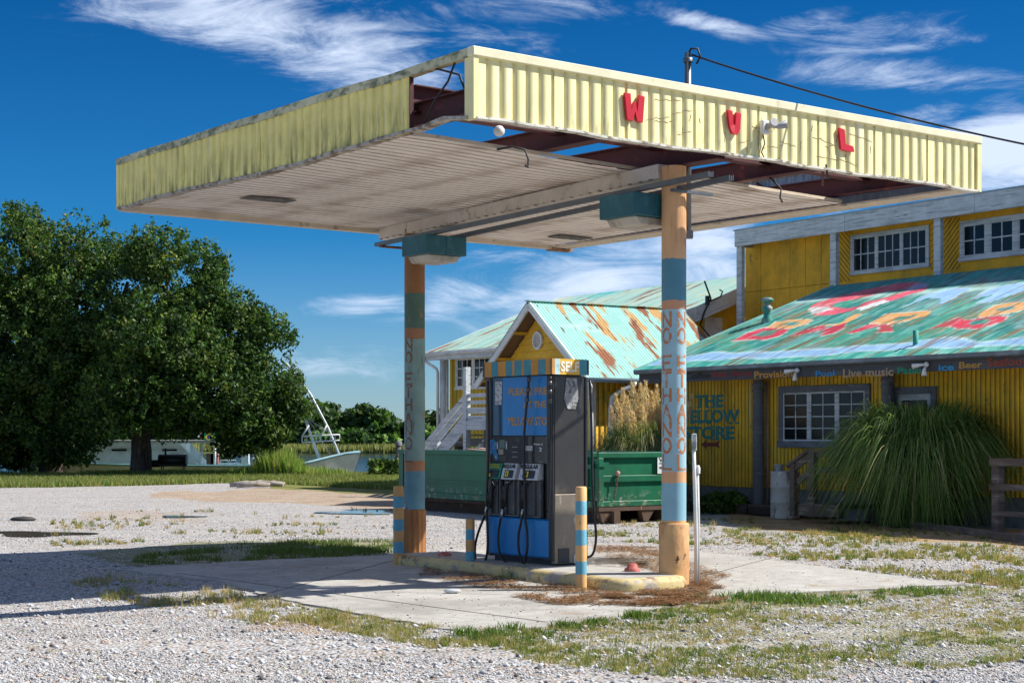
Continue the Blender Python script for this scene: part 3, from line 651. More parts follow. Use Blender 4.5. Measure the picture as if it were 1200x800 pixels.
# nozzles and hoses
def nozzle(px, py, tiltx=0):
    p = FP(px, py, -.07); q = MB()
    q.tube([p+Vector((.03, -.02, .16)), p+Vector((-.01, 0, .12)), p+Vector((-.02, 0, .02)), p+Vector((-.01, .01, -.1))], [.02, .032, .034, .022], 8)
    q.tube([p+Vector((-.03, 0, .1)), p+Vector((-.08, 0, .02)), p+Vector((-.03, 0, -.07))], .008, 6)
    q.tube([p+Vector((.02, -.01, .13)), p+Vector((.045, -.06, .2))], .012, 6)
    q.build('nozzle', mat('nozzle_black', (.03, .03, .028), rough=.5), pump); return p+Vector((-.01, .01, -.1))
def hose(name, pts, r=.014, n=10, k=6):
    P = [Vector(p) for p in pts]; out = []
    for i in range(len(P)-1):
        p0, p1, p2, p3 = P[max(i-1, 0)], P[i], P[i+1], P[min(i+2, len(P)-1)]
        for j in range(k):
            t = j/k; out.append(.5*((2*p1)+(-p0+p2)*t+(2*p0-5*p1+4*p2-p3)*t*t+(-p0+3*p1-3*p2+p3)*t**3))
    out.append(P[-1]); return MB().tube(out, r, 8).build(name, BLACK, pump)
def HP(px, py, x=-.09): return FP(px, py, x)
def coupling(px, py, dx=0):
    a, b = HP(px+dx, py-7), HP(px, py+4); MB().tube([a, b], [.019, .015], 8).build('coupling', CHROME, pump)
nozzle(576, 585); nozzle(593, 583); nozzle(615, 583)
coupling(569, 600, 1.5); coupling(587.5, 603, 1.5); coupling(611, 603, 2)
hose('hose', [HP(571.5, 596), HP(566, 609), HP(560, 625), HP(556.8, 640), HP(557.5, 655), HP(563, 660.5), HP(569, 655), HP(571.5, 640), HP(571, 615), HP(570, 590), HP(572, 540), HP(572.5, 500), HP(572, 470), HP(571.5, 446)], .0145)
hose('hose', [HP(589, 598), HP(586.5, 608), HP(584, 625), HP(584.5, 642), HP(588, 653), HP(596, 661), HP(604, 664)])
hose('hose', [HP(613, 598), HP(610.5, 612), HP(607.5, 628), HP(608, 645), HP(611.5, 657), HP(613, 662)])
hose('hose', [HP(613.5, 662), HP(616, 652), HP(618, 640), HP(617.5, 622), HP(615.5, 608), HP(615, 590), HP(614.5, 560), HP(614, 528), HP(614.5, 505), HP(616.5, 480), HP(619, 455), HP(619.5, 441)])
hose('hose', [(PD+.09, -.02, 2.2), (PD+.10, -.04, 1.6), (PD+.10, -.05, 1.1), (PD+.12, -.06, .7), (PD+.14, -.07, .45), (PD+.11, -.06, .27), (PD+.04, -.05, .22), (PD-.02, -.04, .25)])
for (px, py) in ((619.5, 444), (618.8, 456), (617.5, 468), (644.5, 449), (644.5, 459), (644.5, 470)):
    a, b = HP(px, py-2.5, -.095), HP(px, py+2.5, -.095); MB().tube([a, b], .024, 8).build('hose_fitting', mat('fitting_grey', (.12, .12, .12), rough=.4, metal=.5), pump)
hose('hose', [HP(645, 441), HP(645, 470), HP(645, 500), HP(644.5, 560), HP(642, 600)], .013)
# ------------------------------------------------------------------ ground, water, slab
def smooth01(a, lo, hi): t = np.clip((a-lo)/(hi-lo), 0, 1); return t*t*(3-2*t)
def vnoise(x, y, s=1., seed=0, octv=3):
    """cheap value noise on numpy arrays"""
    out = np.zeros_like(x, dtype=float); amp = 1.; tot = 0
    for o in range(octv):
        X = x*s+seed*13.7+o*5.3; Y = y*s+seed*7.1+o*9.1
        xi = np.floor(X).astype(int); yi = np.floor(Y).astype(int); fx = X-xi; fy = Y-yi; fx = fx*fx*(3-2*fx); fy = fy*fy*(3-2*fy)
        h = lambda a, b: (np.sin(a*127.1+b*311.7+seed)*43758.5453) % 1.0
        v = (h(xi, yi)*(1-fx)+h(xi+1, yi)*fx)*(1-fy)+(h(xi, yi+1)*(1-fx)+h(xi+1, yi+1)*fx)*fy
        out += amp*v; tot += amp; amp *= .5; s *= 2.03
    return out/tot
def in_poly(px, py, poly):
    inside = np.zeros(px.shape, bool); n = len(poly); j = n-1
    for i in range(n):
        xi, yi = poly[i]; xj, yj = poly[j]
        c = ((yi > py) != (yj > py)); d = (xj-xi)*(py-yi)/((yj-yi) or 1e-9)+xi
        inside ^= c & (px < d); j = i
    return inside
def to_px(X, Y, Z=0.): return 600+X/Y*F, HZ-(Z-EYE)/Y*F
SHORE = 66.5
ys = np.concatenate([np.linspace(1, 9, 12), 9*1.0095**np.arange(1, 221), [76, 80, 90, 120, 160, 200, 216, 222, 232, 260, 320, 420, 600, 900, 1400, 2200, 3500]])
us = np.concatenate([np.linspace(-6, -.5, 22)[:-1], np.linspace(-.5, .5, 260), np.linspace(.5, 6, 22)[1:]])
Yg, Ug = np.meshgrid(ys, us, indexing='ij'); Xg = Ug*np.maximum(Yg, 9)
shore = SHORE+1.6*np.sin(Xg*.11)+1.2*vnoise(Xg, Yg, .2, 2)+smooth01(Xg, 2, 14)*16
far = 219+6*np.sin(Xg*.02)
lake = smooth01(Yg, shore-1.5, shore+3)*(1-smooth01(Yg, far-2, far+3))
rough_ = vnoise(Xg, Yg, .35, 1)*.06+vnoise(Xg, Yg, 1.3, 5)*.03-.045
nearslab = 1-smooth01(np.hypot(Xg-.3, Yg-19), 3.5, 8)*1
Zg = rough_*(1-nearslab*.85)-.004-lake*2.2
Zg = np.where(Yg > far+3, -.35+vnoise(Xg, Yg, .02, 3)*.8*smooth01(Yg, 225, 300), Zg)
px, py = to_px(Xg, Yg)
grass = np.zeros_like(Xg); dirt = np.zeros_like(Xg)
n1 = vnoise(px, py*3, .02, 4, 4); n2 = vnoise(Xg, Yg, .8, 6, 4)
def reg(poly, soft=None): return in_poly(px+(n1-.5)*60, py+(n1-.5)*8, poly).astype(float)
edge = 571+6*(n1-.5)+np.where(px > 300, -2, 0)
far_lawn = (1-smooth01(py, 562, 568))*smooth01(Yg, 30, 35)
far_lawn = np.where((px > 470), 0, far_lawn)
far_lawn = np.maximum(far_lawn, reg([(330, 574), (470, 578), (470, 540), (330, 540)]))
grass = np.maximum(grass, far_lawn)
grass = np.maximum(grass, reg([(90, 648), (240, 634), (330, 632), (460, 632), (470, 656), (320, 656), (160, 664)])*.6)
grass = np.maximum(grass, reg([(560, 738), (800, 700), (900, 690), (1210, 688), (1210, 770), (1000, 790), (760, 782), (620, 775)])*(.48+.6*(n2-.5)))
grass = np.maximum(grass, reg([(300, 708), (380, 704), (560, 742), (640, 750), (560, 765), (420, 740)])*.4)
grass = np.maximum(grass, reg([(840, 604), (960, 612), (1200, 636), (1200, 652), (1000, 640), (840, 622)])*.35)
dirt = np.maximum(dirt, reg([(180, 578), (290, 572), (480, 572), (480, 600), (330, 588), (170, 584)])*.5)
dirt = np.maximum(dirt, reg([(860, 600), (1210, 622), (1210, 640), (960, 628), (850, 612)])*.9)
dirt = np.maximum(dirt, reg([(830, 640), (1200, 668), (1200, 684), (1100, 690), (820, 652)])*.25)
dirt = np.maximum(dirt, reg([(290, 728), (420, 724), (440, 744), (300, 740)])*.5)
dirt = np.maximum(dirt, reg([(90, 600), (180, 598), (240, 604), (240, 612), (100, 612)])*.4)
dirt = np.maximum(dirt, smooth01(n2, .62, .75)*.3)
v = np.stack([Xg, Yg, Zg], -1).reshape(-1, 3); ny, nx = Xg.shape
idx = np.arange(ny*nx).reshape(ny, nx)
f = np.stack([idx[:-1, :-1], idx[:-1, 1:], idx[1:, 1:], idx[1:, :-1]], -1).reshape(-1, 4)
gme = np_mesh('ground', v, f, (), smooth=True)
vcol(gme, np.stack([grass.ravel(), dirt.ravel(), lake.ravel()], -1))
def ground_mat():
    m = bpy.data.materials.new('gravel_ground'); m.use_nodes = True; nt = m.node_tree; N = nt.nodes; L = nt.links; b = N['Principled BSDF']
    b.inputs['Roughness'].default_value = .95; b.inputs['Specular IOR Level'].default_value = .2
    tc = N.new('ShaderNodeTexCoord'); co = tc.outputs['Object']
    def noise(sc, d=6, rg=.65, st=(1,1,1)):
        mp = N.new('ShaderNodeMapping'); mp.inputs['Scale'].default_value = st; L.new(co, mp.inputs[0])
        n = N.new('ShaderNodeTexNoise'); n.inputs['Scale'].default_value = sc; n.inputs['Detail'].default_value = d; n.inputs['Roughness'].default_value = rg; L.new(mp.outputs[0], n.inputs[0]); return n.outputs[0]
    def mr(v, a, b_, c=0., d=1.):
        x = N.new('ShaderNodeMapRange'); L.new(v, x.inputs[0]); x.inputs[1].default_value = a; x.inputs[2].default_value = b_; x.inputs[3].default_value = c; x.inputs[4].default_value = d; return x.outputs[0]
    def mix(f_, a, c):
        x = N.new('ShaderNodeMix'); x.data_type = 'RGBA'; L.new(f_, x.inputs[0])
        for i, vv in ((6, a), (7, c)):
            if isinstance(vv, tuple): x.inputs[i].default_value = vv+(1,)
            else: L.new(vv, x.inputs[i])
        return x.outputs[2]
    def mth(op, a, c):
        x = N.new('ShaderNodeMath'); x.operation = op; L.new(a, x.inputs[0])
        if isinstance(c, float): x.inputs[1].default_value = c
        else: L.new(c, x.inputs[1])
        return x.outputs[0]
    vo = N.new('ShaderNodeTexVoronoi'); vo.inputs['Scale'].default_value = 32; L.new(co, vo.inputs[0])
    sepv = N.new('ShaderNodeSeparateColor'); L.new(vo.outputs['Color'], sepv.inputs[0])
    base = mix(mr(sepv.outputs[0], 0., 1.), (.30, .295, .29), (.58, .575, .57))
    base = mix(mr(sepv.outputs[1], .82, .88), base, (.12, .11, .11))
    base = mix(mr(sepv.outputs[2], .86, .9), base, (.42, .30, .22))
    base = mix(mr(noise(.9), .5, .72, 0., .6), base, (.52, .47, .41))
    base = mix(mr(noise(.35, 4, .6, (.5, 2., 1)), .55, .75, 0., .5), base, (.42, .37, .32))
    base = mix(mr(noise(7), .56, .70, 0., .6), base, (.22, .19, .17))
    base = mix(mr(noise(.6, 5, .65, (.35, 2.6, 1)), .52, .68, 0., .55), base, (.30, .265, .23))
    base = mix(mr(noise(2.2, 6, .7), .58, .70, 0., .5), base, (.40, .29, .19))
    at = N.new('ShaderNodeAttribute'); at.attribute_name = 'Col'; sc = N.new('ShaderNodeSeparateColor'); L.new(at.outputs['Color'], sc.inputs[0])
    nf = noise(5, 8, .75); nb = noise(1.2, 5, .6)
    dm = mr(mth('ADD', mth('MULTIPLY', sc.outputs[1], 1.1), mth('MULTIPLY', nf, .9)), .78, 1.15)
    base = mix(dm, base, mix(mr(nb, .35, .65), (.33, .19, .085), (.45, .33, .20)))
    gm = mr(mth('ADD', mth('MULTIPLY', sc.outputs[0], 1.1), mth('MULTIPLY', nf, .9)), .80, 1.25)
    base = mix(gm, base, mix(mr(nb, .35, .65), (.13, .15, .035), (.27, .25, .09)))
    sy = N.new('ShaderNodeSeparateXYZ'); L.new(co, sy.inputs[0]); base = mix(mr(sy.outputs[1], 150., 160.), base, mix(mr(nb, .35, .65), (.05, .08, .02), (.10, .13, .035)))
    base = mix(sc.outputs[2], base, (.05, .045, .03))
    L.new(base, b.inputs['Base Color'])
    bn = N.new('ShaderNodeBump'); bn.inputs['Strength'].default_value = .9; bn.inputs['Distance'].default_value = .02
    L.new(mth('ADD', mth('MULTIPLY', vo.outputs['Distance'], -1.2), mth('MULTIPLY', nf, .6)), bn.inputs['Height']); L.new(bn.outputs[0], b.inputs['Normal'])
    return m
gme.materials.append(ground_mat())
ground = link('ground', gme); ground['kind'] = 'structure'
def ground_z(x, y):
    x = np.asarray(x, float); y = np.asarray(y, float)
    ns = 1-smooth01(np.hypot(x-.3, y-19), 3.5, 8)
    return (vnoise(x, y, .35, 1)*.06+vnoise(x, y, 1.3, 5)*.03-.045)*(1-ns*.85)-.004

def water_mat():
    m = bpy.data.materials.new('lake_water'); m.use_nodes = True; nt = m.node_tree; N = nt.nodes; L = nt.links; b = N['Principled BSDF']
    b.inputs['Base Color'].default_value = (.02, .035, .035, 1); b.inputs['Roughness'].default_value = .12
    tc = N.new('ShaderNodeTexCoord'); mp = N.new('ShaderNodeMapping'); mp.inputs['Scale'].default_value = (.6, 2.5, 1); L.new(tc.outputs['Object'], mp.inputs[0])
    n = N.new('ShaderNodeTexNoise'); n.inputs['Scale'].default_value = 1.2; n.inputs['Detail'].default_value = 5; L.new(mp.outputs[0], n.inputs[0])
    bn = N.new('ShaderNodeBump'); bn.inputs['Strength'].default_value = .35; bn.inputs['Distance'].default_value = .12; L.new(n.outputs[0], bn.inputs['Height']); L.new(bn.outputs[0], b.inputs['Normal'])
    return m
w_ = link('lake_water', np_mesh('lake_water', [(-900, 60, -.8), (900, 60, -.8), (900, 224, -.8), (-900, 224, -.8)], [(0,1,2,3)], (water_mat(),))); w_['kind'] = 'structure'

# concrete apron under the canopy
def crumble(pts, step=.18, amp=.05, seed=1):
    r_ = random.Random(seed); out = []
    for a, b in zip(pts, pts[1:]+pts[:1]):
        a, b = Vector(a), Vector(b); n = max(1, int((b-a).length/step)); d = (b-a).normalized(); nn = Vector((-d.y, d.x))
        for k in range(n): out.append(a.lerp(b, k/n)+nn*r_.uniform(-amp, amp))
    return out
corners = [G(x, y).xy for x, y in ((140, 668), (256, 681), (330, 702), (545, 742), (640, 736), (760, 716), (880, 698), (1128, 685), (985, 667), (860, 651), (800, 645), (700, 640), (640, 638), (460, 651), (300, 657))]
cp = crumble([tuple(c) for c in corners])
q = MB(); n = len(cp); q.add([(p.x, p.y, -.06) for p in cp]+[(p.x, p.y, .012) for p in cp], [tuple(range(n, 2*n))]+[(i, (i+1) % n, n+(i+1) % n, n+i) for i in range(n)])
o = q.build('concrete_slab', CONC); o['kind'] = 'structure'
# dark joints cut across it
q = MB()
for (a, b) in (((300, 700), (470, 655)), ((690, 712), (905, 654)), ((205, 672), (640, 730))):
    A, B = G(*a), G(*b); k = 14
    for i in range(k):
        P0, P1 = A.lerp(B, i/k), A.lerp(B, (i+1)/k); q.beam(P0+Vector((0, 0, .0125)), P1+Vector((random.uniform(-.01, .01), 0, .0125)), .016, .004)
o = q.build('slab_joint', mat('joint_dirt', (.12, .10, .08))); o['kind'] = 'structure'

# puddles
PUD = mat('puddle_water', (.10, .09, .08), rough=.05, var=0)
def puddle(px_, py_, rx, ry, seed):
    r_ = random.Random(seed); c = G(px_, py_); zc = float(ground_z(c.x, c.y))+.012; q = MB(); n = 26; vs = []
    for k in range(n):
        t = 2*math.pi*k/n; m_ = 1+.25*math.sin(3*t+seed)+r_.uniform(-.08, .08); p = G(px_+rx*math.cos(t)*m_, py_+ry*math.sin(t)*m_); vs.append((p.x, p.y, zc))
    q.add(vs, [tuple(range(n))]); o = q.build('puddle', PUD); o['kind'] = 'structure'
puddle(45, 625.5, 55, 3, 2); puddle(418, 600, 42, 2.2, 5); puddle(212, 605, 26, 1.1, 8)

# loose stones over the near gravel: one unpickable scatter
def scatter_px(n, poly, accept=None, seed=0, z=None):
    """random ground spots whose place in the photo falls in poly"""
    r_ = np.random.default_rng(seed); P = np.array(poly); x0, y0 = P.min(0); x1, y1 = P.max(0)
    a = r_.uniform(x0, x1, n*3); b = r_.uniform(y0, y1, n*3); k = in_poly(a, b, poly)
    a, b = a[k], b[k]
    if accept is not None: kk = accept(a, b, r_); a, b = a[kk], b[kk]
    a, b = a[:n], b[:n]; Y = EYE*F/(b-HZ); X = (a-600)*Y/F; return X, Y
def in_slab(X, Y, grow=0.): return in_poly(X, Y, [(c.x, c.y) for c in corners])
OCT = np.array([(1,0,0),(-1,0,0),(0,1,0),(0,-1,0),(0,0,1),(0,0,-1)], float); OCF = np.array([(0,2,4),(2,1,4),(1,3,4),(3,0,4),(2,0,5),(1,2,5),(3,1,5),(0,3,5)])
def stones(name, X, Y, s0, s1, mats, seed, zoff=0.):
    r_ = np.random.default_rng(seed); n = len(X); s = r_.uniform(s0, s1, (n, 1, 1))*r_.uniform(.6, 1.2, (n, 1, 3)); s[:, :, 2] *= .65
    a = r_.uniform(0, 6.28, n); ca, sa = np.cos(a)[:, None], np.sin(a)[:, None]
    V = OCT[None]*s+r_.uniform(-.15, .15, (n, 6, 3))*s; x = V[..., 0]*ca-V[..., 1]*sa; y = V[..., 0]*sa+V[..., 1]*ca
    gz = ground_z(X, Y)[:, None]+zoff
    V = np.stack([x+X[:, None], y+Y[:, None], V[..., 2]+gz+s[:, :, 2]*.35], -1).reshape(-1, 3)
    Fc = (OCF[None]+(np.arange(n)*6)[:, None, None]).reshape(-1, 3)
    mi = np.repeat(r_.choice(len(mats), n, p=[.47, .37, .11, .05][:len(mats)] if len(mats) == 4 else None), 8)
    return tag(link(name, np_mesh(name, V, Fc, mats, mi=mi)), kind='stuff')
SM = (mat('stone_white', (.58, .575, .57), var=0, rough=.9), mat('stone_grey', (.34, .34, .345), var=0, rough=.9), mat('stone_dark', (.13, .12, .12), var=0, rough=.9), mat('stone_tan', (.48, .36, .28), var=0, rough=.9))
X, Y = scatter_px(60000, [(-20, 668), (140, 668), (330, 702), (545, 742), (760, 716), (1128, 685), (1220, 690), (1220, 812), (-20, 812)], seed=11)
k = ~in_slab(X, Y) & (vnoise(X*.6, Y*1.6, .9, 61, 4)+np.random.default_rng(3).normal(0, .06, len(X)) < .56); stones('gravel', X[k], Y[k], .004, .012, SM, 1)
X, Y = scatter_px(22000, [(-20, 600), (470, 600), (1220, 640), (1220, 690), (-20, 668)], seed=12)
k = ~in_slab(X, Y) & (vnoise(X*.5, Y*1.6, .7, 62, 4)+np.random.default_rng(4).normal(0, .06, len(X)) < .52); stones('gravel', X[k], Y[k], .008, .02, SM, 2)
r9 = np.random.default_rng(99); X, Y = scatter_px(2600, [(-20, 640), (1220, 640), (1220, 812), (-20, 812)], seed=98); k = ~in_slab(X, Y); stones('larger_stones', X[k], Y[k], .014, .032, SM, 9)
X, Y = scatter_px(900, [(140, 668), (330, 702), (545, 742), (760, 716), (1128, 685), (860, 651), (300, 657)], seed=13)
k = in_slab(X, Y); stones('loose_stones', X[k], Y[k], .005, .014, (SM[2], SM[3]), 3, .014)
# ------------------------------------------------------------------ yellow store (main building)
BF = Frame(3.99, 35.0, ang=math.atan2(-.83, .558))
store = thing('yellow_store', 'long yellow store with a painted green metal porch roof and lettered eave board', 'store building', BF.o, BF.a)
YW = mat('store_yellow', (.92, .53, .03), [((.42, .27, .03), (2, 2, .5), .5, .72), ((.16, .09, .02), (9, 9, 3), .60, .70), ((.75, .55, .18), (3, 3, .4), .60, .70), ((.62, .5, .1), (1.5, 1.5, 1), .6, .75)], rough=.75, bump=(14, .2))
YU = mat('upper_yellow', (.90, .47, .025), [((.38, .24, .02), (1.2, 1.2, .6), .5, .75), ((.18, .11, .02), (6, 6, 2), .62, .74)], rough=.75, bump=(14, .2))
SEAM = mat('siding_seam', (.12, .08, .01), var=0, rough=.9)
GREYW = mat('grey_trim_wood', (.15, .16, .19), [((.28, .29, .31), (3, 3, 12), .56, .7), ((.07, .07, .08), (5, 5, 9), .58, .7)], rough=.8)
GREYF = mat('grey_foundation', (.20, .21, .22), [((.10, .09, .09), (3, 3, 3), .5, .68), ((.3, .3, .3), (5, 5, 5), .6, .75)], rough=.9, bump=(8, .4))
def board_wall(name, x0, x1, z0, z1, y, pitch, m, parent, groove=.014, deep=.012, axis='x', th=.12):
    """vertical boards with recessed joints, outer side towards -y (axis x) or +-x (axis y)"""
    n = max(1, int(round((x1-x0)/pitch))); p = (x1-x0)/n; q = MB()
    v = []; prof = []
    for k in range(n): prof += [(x0+k*p, 0), (x0+(k+1)*p-groove, 0), (x0+(k+1)*p-groove, deep), (x0+(k+1)*p, deep)]
    prof.append((x1, 0)); m_ = len(prof)
    for z in (z0, z1):
        for (a, b) in prof: v.append((a, y+b, z) if axis == 'x' else (y-b, a, z))
    f = [(i, i+1, m_+i+1, m_+i) for i in range(m_-1)]
    me = np_mesh(name, v, f, (m, SEAM), mi=[1 if i % 4 in (1, 2, 3) else 0 for i in range(m_-1)]); return link(name, me, parent)
XL, XR = -1.3, 13.5                                         # ends of the lower facade
board_wall('lower_wall', XL, XR, .52, 2.96, 0, .105, YW, store)
q = MB(); q.box(XL, XR, .05, 8.2, .52, 2.9); q.build('lower_core', YW, store)
box('foundation', XL-.05, XR, .02, .3, -.12, .515, GREYF, store)
box('end_wall', XL-.02, XL, .05, 8.2, .3, 3.4, YW, store)
# porch edge timbers below the wall
for (a, b) in ((-1.2, 2.0), (2.05, 4.2)): box('sill_timber', a, b, -.5, .0, .0, .2, mat('dark_timber', (.06, .045, .04), [((.14, .12, .1), (3, 3, 9), .5, .7)], rough=.9), store, .01)
# eave board, gutter
EB = BF.hit(745, 437, y=-1).z; zS0, zS1 = 2.685, 2.885
SIGN = mat('eave_board', (.075, .08, .09), [((.14, .14, .15), (1, 6, 14), .55, .7), ((.09, .035, .03), (1.5, 5, 5), .6, .75)], rough=.8)
for k in range(5):
    a = -.9+k*2.86; box('eave_board', a, a+2.855, -.93, -.90, zS0, zS1, SIGN, store)
q = MB(); q.prism([(-1.06, 2.97), (-1.06, 2.90), (-1.03, 2.875), (-.95, 2.875), (-.93, 2.97), (-.945, 2.97), (-.96, 2.89), (-1.02, 2.89), (-1.045, 2.91), (-1.045, 2.97)], -.93, 13.5, axis='x')
q.build('gutter', mat('grey_gutter', (.16, .18, .2), [((.3, .33, .36), (2, 5, 5), .5, .7)], rough=.5, metal=.3), store)
box('soffit', -.9, XR, -.9, .0, 2.90, 2.915, GREYW, store)
def wall_text(s, px0, px1, py0, py1, m, y, bold=.02, ext=.003, name='lettering', serif=False):
    a = BF.hit(px0, py1, y=y); b = BF.hit(px1, py1, y=y); t = BF.hit(px0, py0, y=y)
    return text(name, s, m, store, w=b.x-a.x, h=t.z-a.z, bold=bold, ext=ext, M=Matrix.Translation((a.x, y, a.z)) @ Matrix.Rotation(R(90), 4, 'X'))
def ink(n, c, rr=.6): return mat('ink_'+n, c, [((.08, .08, .09), (20, 20, 20), .60, .68)], rough=rr, var=.05)
ys_ = -.9345
for (s, a, b, p0, p1, n, c) in (('Coffee', 803, 833, 437, 444.5, 'black', (.01, .01, .012)), ('Bait Shop', 835, 881, 436, 443.5, 'red', (.30, .02, .02)), ('Provisions', 884, 934, 435, 443.5, 'orange', (.6, .28, .03)),
                               ('Pool', 956, 978, 434.5, 441.5, 'blue', (.02, .26, .55)), ('Live music', 988, 1047, 432.5, 442.5, 'tan', (.40, .29, .19)), ('Patio', 1052, 1080, 430.5, 438.5, 'green', (.01, .30, .15)),
                               ('ice', 1100, 1118, 427, 434.5, 'cyan', (.03, .33, .62)), ('Beer', 1124, 1151, 424, 432, 'amber', (.50, .28, .05)), ('Seafood', 1157, 1206, 419.5, 429.5, 'rust', (.32, .05, .02))):
    wall_text(s, a, b, p0, p1, ink(n, c), ys_)
DKT = mat('dark_teal_paint', (.002, .20, .19), [((.2, .16, .02), (22, 22, 22), .66, .7)], rough=.6)
wall_text('THE', 815, 847.5, 463, 477.5, DKT, -.0035, .035); wall_text('YELLOW', 797, 866.5, 480.5, 495.5, DKT, -.0035, .035); wall_text('STORE', 801, 860.5, 499.5, 514.5, DKT, -.0035, .035)
# slab serifs on the block capitals
def serif(px, py, w, h=1.8):
    a = BF.hit(px-w/2, py+h/2, y=-.006); b = BF.hit(px+w/2, py-h/2, y=-.006); return (a, b)
q = MB()
for (xs_, y0_, y1_) in (((818.5, 828.5, 834.5, 842), 463.5, 477), ((811, 820.5, 830, 856, 864), 481, 495.5), ((815, 835, 841, 851), 500, 514.5)):
    for x_ in xs_:
        for y_ in (y0_, y1_):
            a, b = serif(x_, y_, 4.6); q.box(a.x, b.x, -.0075, -.004, a.z, b.z)
tag(q.build('letter_serifs', DKT, store), kind='stuff')
A = BF.hit(822, 520.5, y=-.004); B_ = BF.hit(843.5, 520, y=-.004); zc_ = A.z
q = MB(); l = B_.x-A.x; q.prism([(A.x, zc_), (A.x+.28*l, zc_+.10), (A.x+.28*l, zc_+.04), (A.x+.8*l, zc_+.045), (A.x+l, zc_+.085), (A.x+.92*l, zc_), (A.x+l, zc_-.08), (A.x+.8*l, zc_-.04), (A.x+.28*l, zc_-.04), (A.x+.28*l, zc_-.1)], -.006, -.002)
q.build('arrow', mat('arrow_red', (.22, .03, .015)), store)

def window(parent, fr, x0, x1, z0, z1, y, cols, rows, m, groups=1, fw=.07, mw=.022, frame_m=None, mid_w=.05, y_out=-.05, label=None):
    """frame, panes and bars; cols x rows panes in each of the groups; outer side to -y"""
    q = MB(); o = y+y_out
    q.box(x0, x1, o, y-.002, z1-fw, z1); q.box(x0-.02, x1+.02, o-.02, y-.002, z0, z0+fw); q.box(x0, x0+fw, o, y-.002, z0+fw, z1-fw); q.box(x1-fw, x1, o, y-.002, z0+fw, z1-fw)
    win = q.build('window', frame_m or m, parent, .004)
    if label: win['label'] = label
    gx0, gx1 = x0+fw, x1-fw; gw = (gx1-gx0-(groups-1)*mid_w)/groups
    for g in range(groups):
        a = gx0+g*(gw+mid_w); b = a+gw
        if g: box('mullion', a-mid_w, a, o+.005, y-.003, z0+fw, z1-fw, m, win)
        cx = (b-a-.03*2-(cols-1)*mw)/cols; cz = (z1-z0-2*fw-.03*2-(rows-1)*mw)/rows
        q = MB(); i0, i1 = a+.03, b-.03; k0, k1 = z0+fw+.03, z1-fw-.03
        q.box(a, b, o+.012, y-.004, z0+fw, k0); q.box(a, b, o+.012, y-.004, k1, z1-fw); q.box(a, i0, o+.012, y-.004, k0, k1); q.box(i1, b, o+.012, y-.004, k0, k1)
        q.build('sash', m, win)
        for c in range(1, cols): xx_ = i0+c*cx+(c-1)*mw; box('glazing_bar', xx_, xx_+mw, o+.016, y-.005, k0, k1, m, win)
        for r_ in range(1, rows): zz = k0+r_*cz+(r_-1)*mw; box('glazing_bar', i0, i1, o+.018, y-.006, zz, zz+mw, m, win)
        for c in range(cols):
            for r_ in range(rows):
                xa = i0+c*(cx+mw); za_ = k0+r_*(cz+mw); box('pane', xa, xa+cx, y-.022, y-.012, za_, za_+cz, GLASS, win)
    return win
a = BF.hit(914, 524, y=0); b = BF.hit(1021, 451, y=0); b0 = BF.hit(1021, 524, y=0)
z0_, z1_ = a.z, BF.hit(914, 453, y=0).z
window(store, BF, a.x, b.x, z0_, z1_, 0, 2, 4, WWOOD, groups=3, fw=.13, mw=.02, frame_m=GREYW, mid_w=.06, y_out=-.05, label='large grey framed window of the lower front')
# lower door with grey surround
a = BF.hit(1048, 452, y=0); b = BF.hit(1099, 452, y=0); zt_ = BF.hit(1048, 454, y=0).z
d = MB(); d.box(a.x, a.x+.12, -.06, -.002, .52, zt_).box(b.x-.12, b.x, -.06, -.002, .52, zt_).box(a.x+.12, b.x-.12, -.06, -.002, zt_-.13, zt_)
d = d.build('door', GREYW, store)
x0_, x1_ = a.x+.125, b.x-.125
q = MB(); q.box(x0_, x0_+.09, -.04, -.003, .53, zt_-.135).box(x1_-.09, x1_, -.04, -.003, .53, zt_-.135).box(x0_+.09, x1_-.09, -.04, -.003, zt_-.24, zt_-.135).box(x0_+.09, x1_-.09, -.04, -.003, .53, 1.1)
q.build('door_leaf', WWOOD, d); box('pane', x0_+.09, x1_-.09, -.02, -.008, 1.1, zt_-.24, GLASS, d)
MB().sphere((x0_+.05, -.07, 1.35), .035).build('knob', CHROME, d)
# porch posts (round, grey, banded near the top)
def porch_post(px):
    p = BF.hit(px, 560, y=-.22); r_ = .115
    o = MB().lathe([(r_, .02), (r_, 2.45), (r_+.012, 2.46), (r_+.012, 2.50), (r_, 2.51), (r_, 2.56), (r_+.012, 2.57), (r_+.012, 2.61), (r_, 2.62), (r_, 2.70)], 16).build('porch_post', GREYW, store, loc=(p.x, p.y, 0))
    return p
p = porch_post(889); porch_post(1040)
pd_ = BF.hit(897.5, 560, y=-.1)
MB().tube([(pd_.x, -.06, .05), (pd_.x, -.06, 2.68)], .022, 8).build('downpipe', mat('pinkish_pipe', (.4, .3, .27)), store)
# eave floodlights
def flood(px, py, sgn, label):
    p = BF.hit(px, py, y=-.95); t = thing('eave_floodlight', label, 'floodlight', BF.w(p.x, -.945, p.z), BF.a, 'floodlights on the eave board')
    MB().sphere((0, -.03, .03), .05).build('base', WHITE, t)
    MB().tube([(0, -.05, .03), (-.06*1.3, -.12, .02), (-.2, -.15, .0)], [.02, .03, .05], 10).build('lamp_head', WHITE, t)
    MB().tube([(0, -.05, .0), (.01, -.1, -.07), (.02, -.11, -.17)], [.02, .03, .055], 10).build('lamp_head', WHITE, t)
flood(935.5, 435.5, 1, 'white twin floodlight above the large lower window'); flood(1087, 429, 1, 'dull twin floodlight on the eave between Patio and Ice lettering')

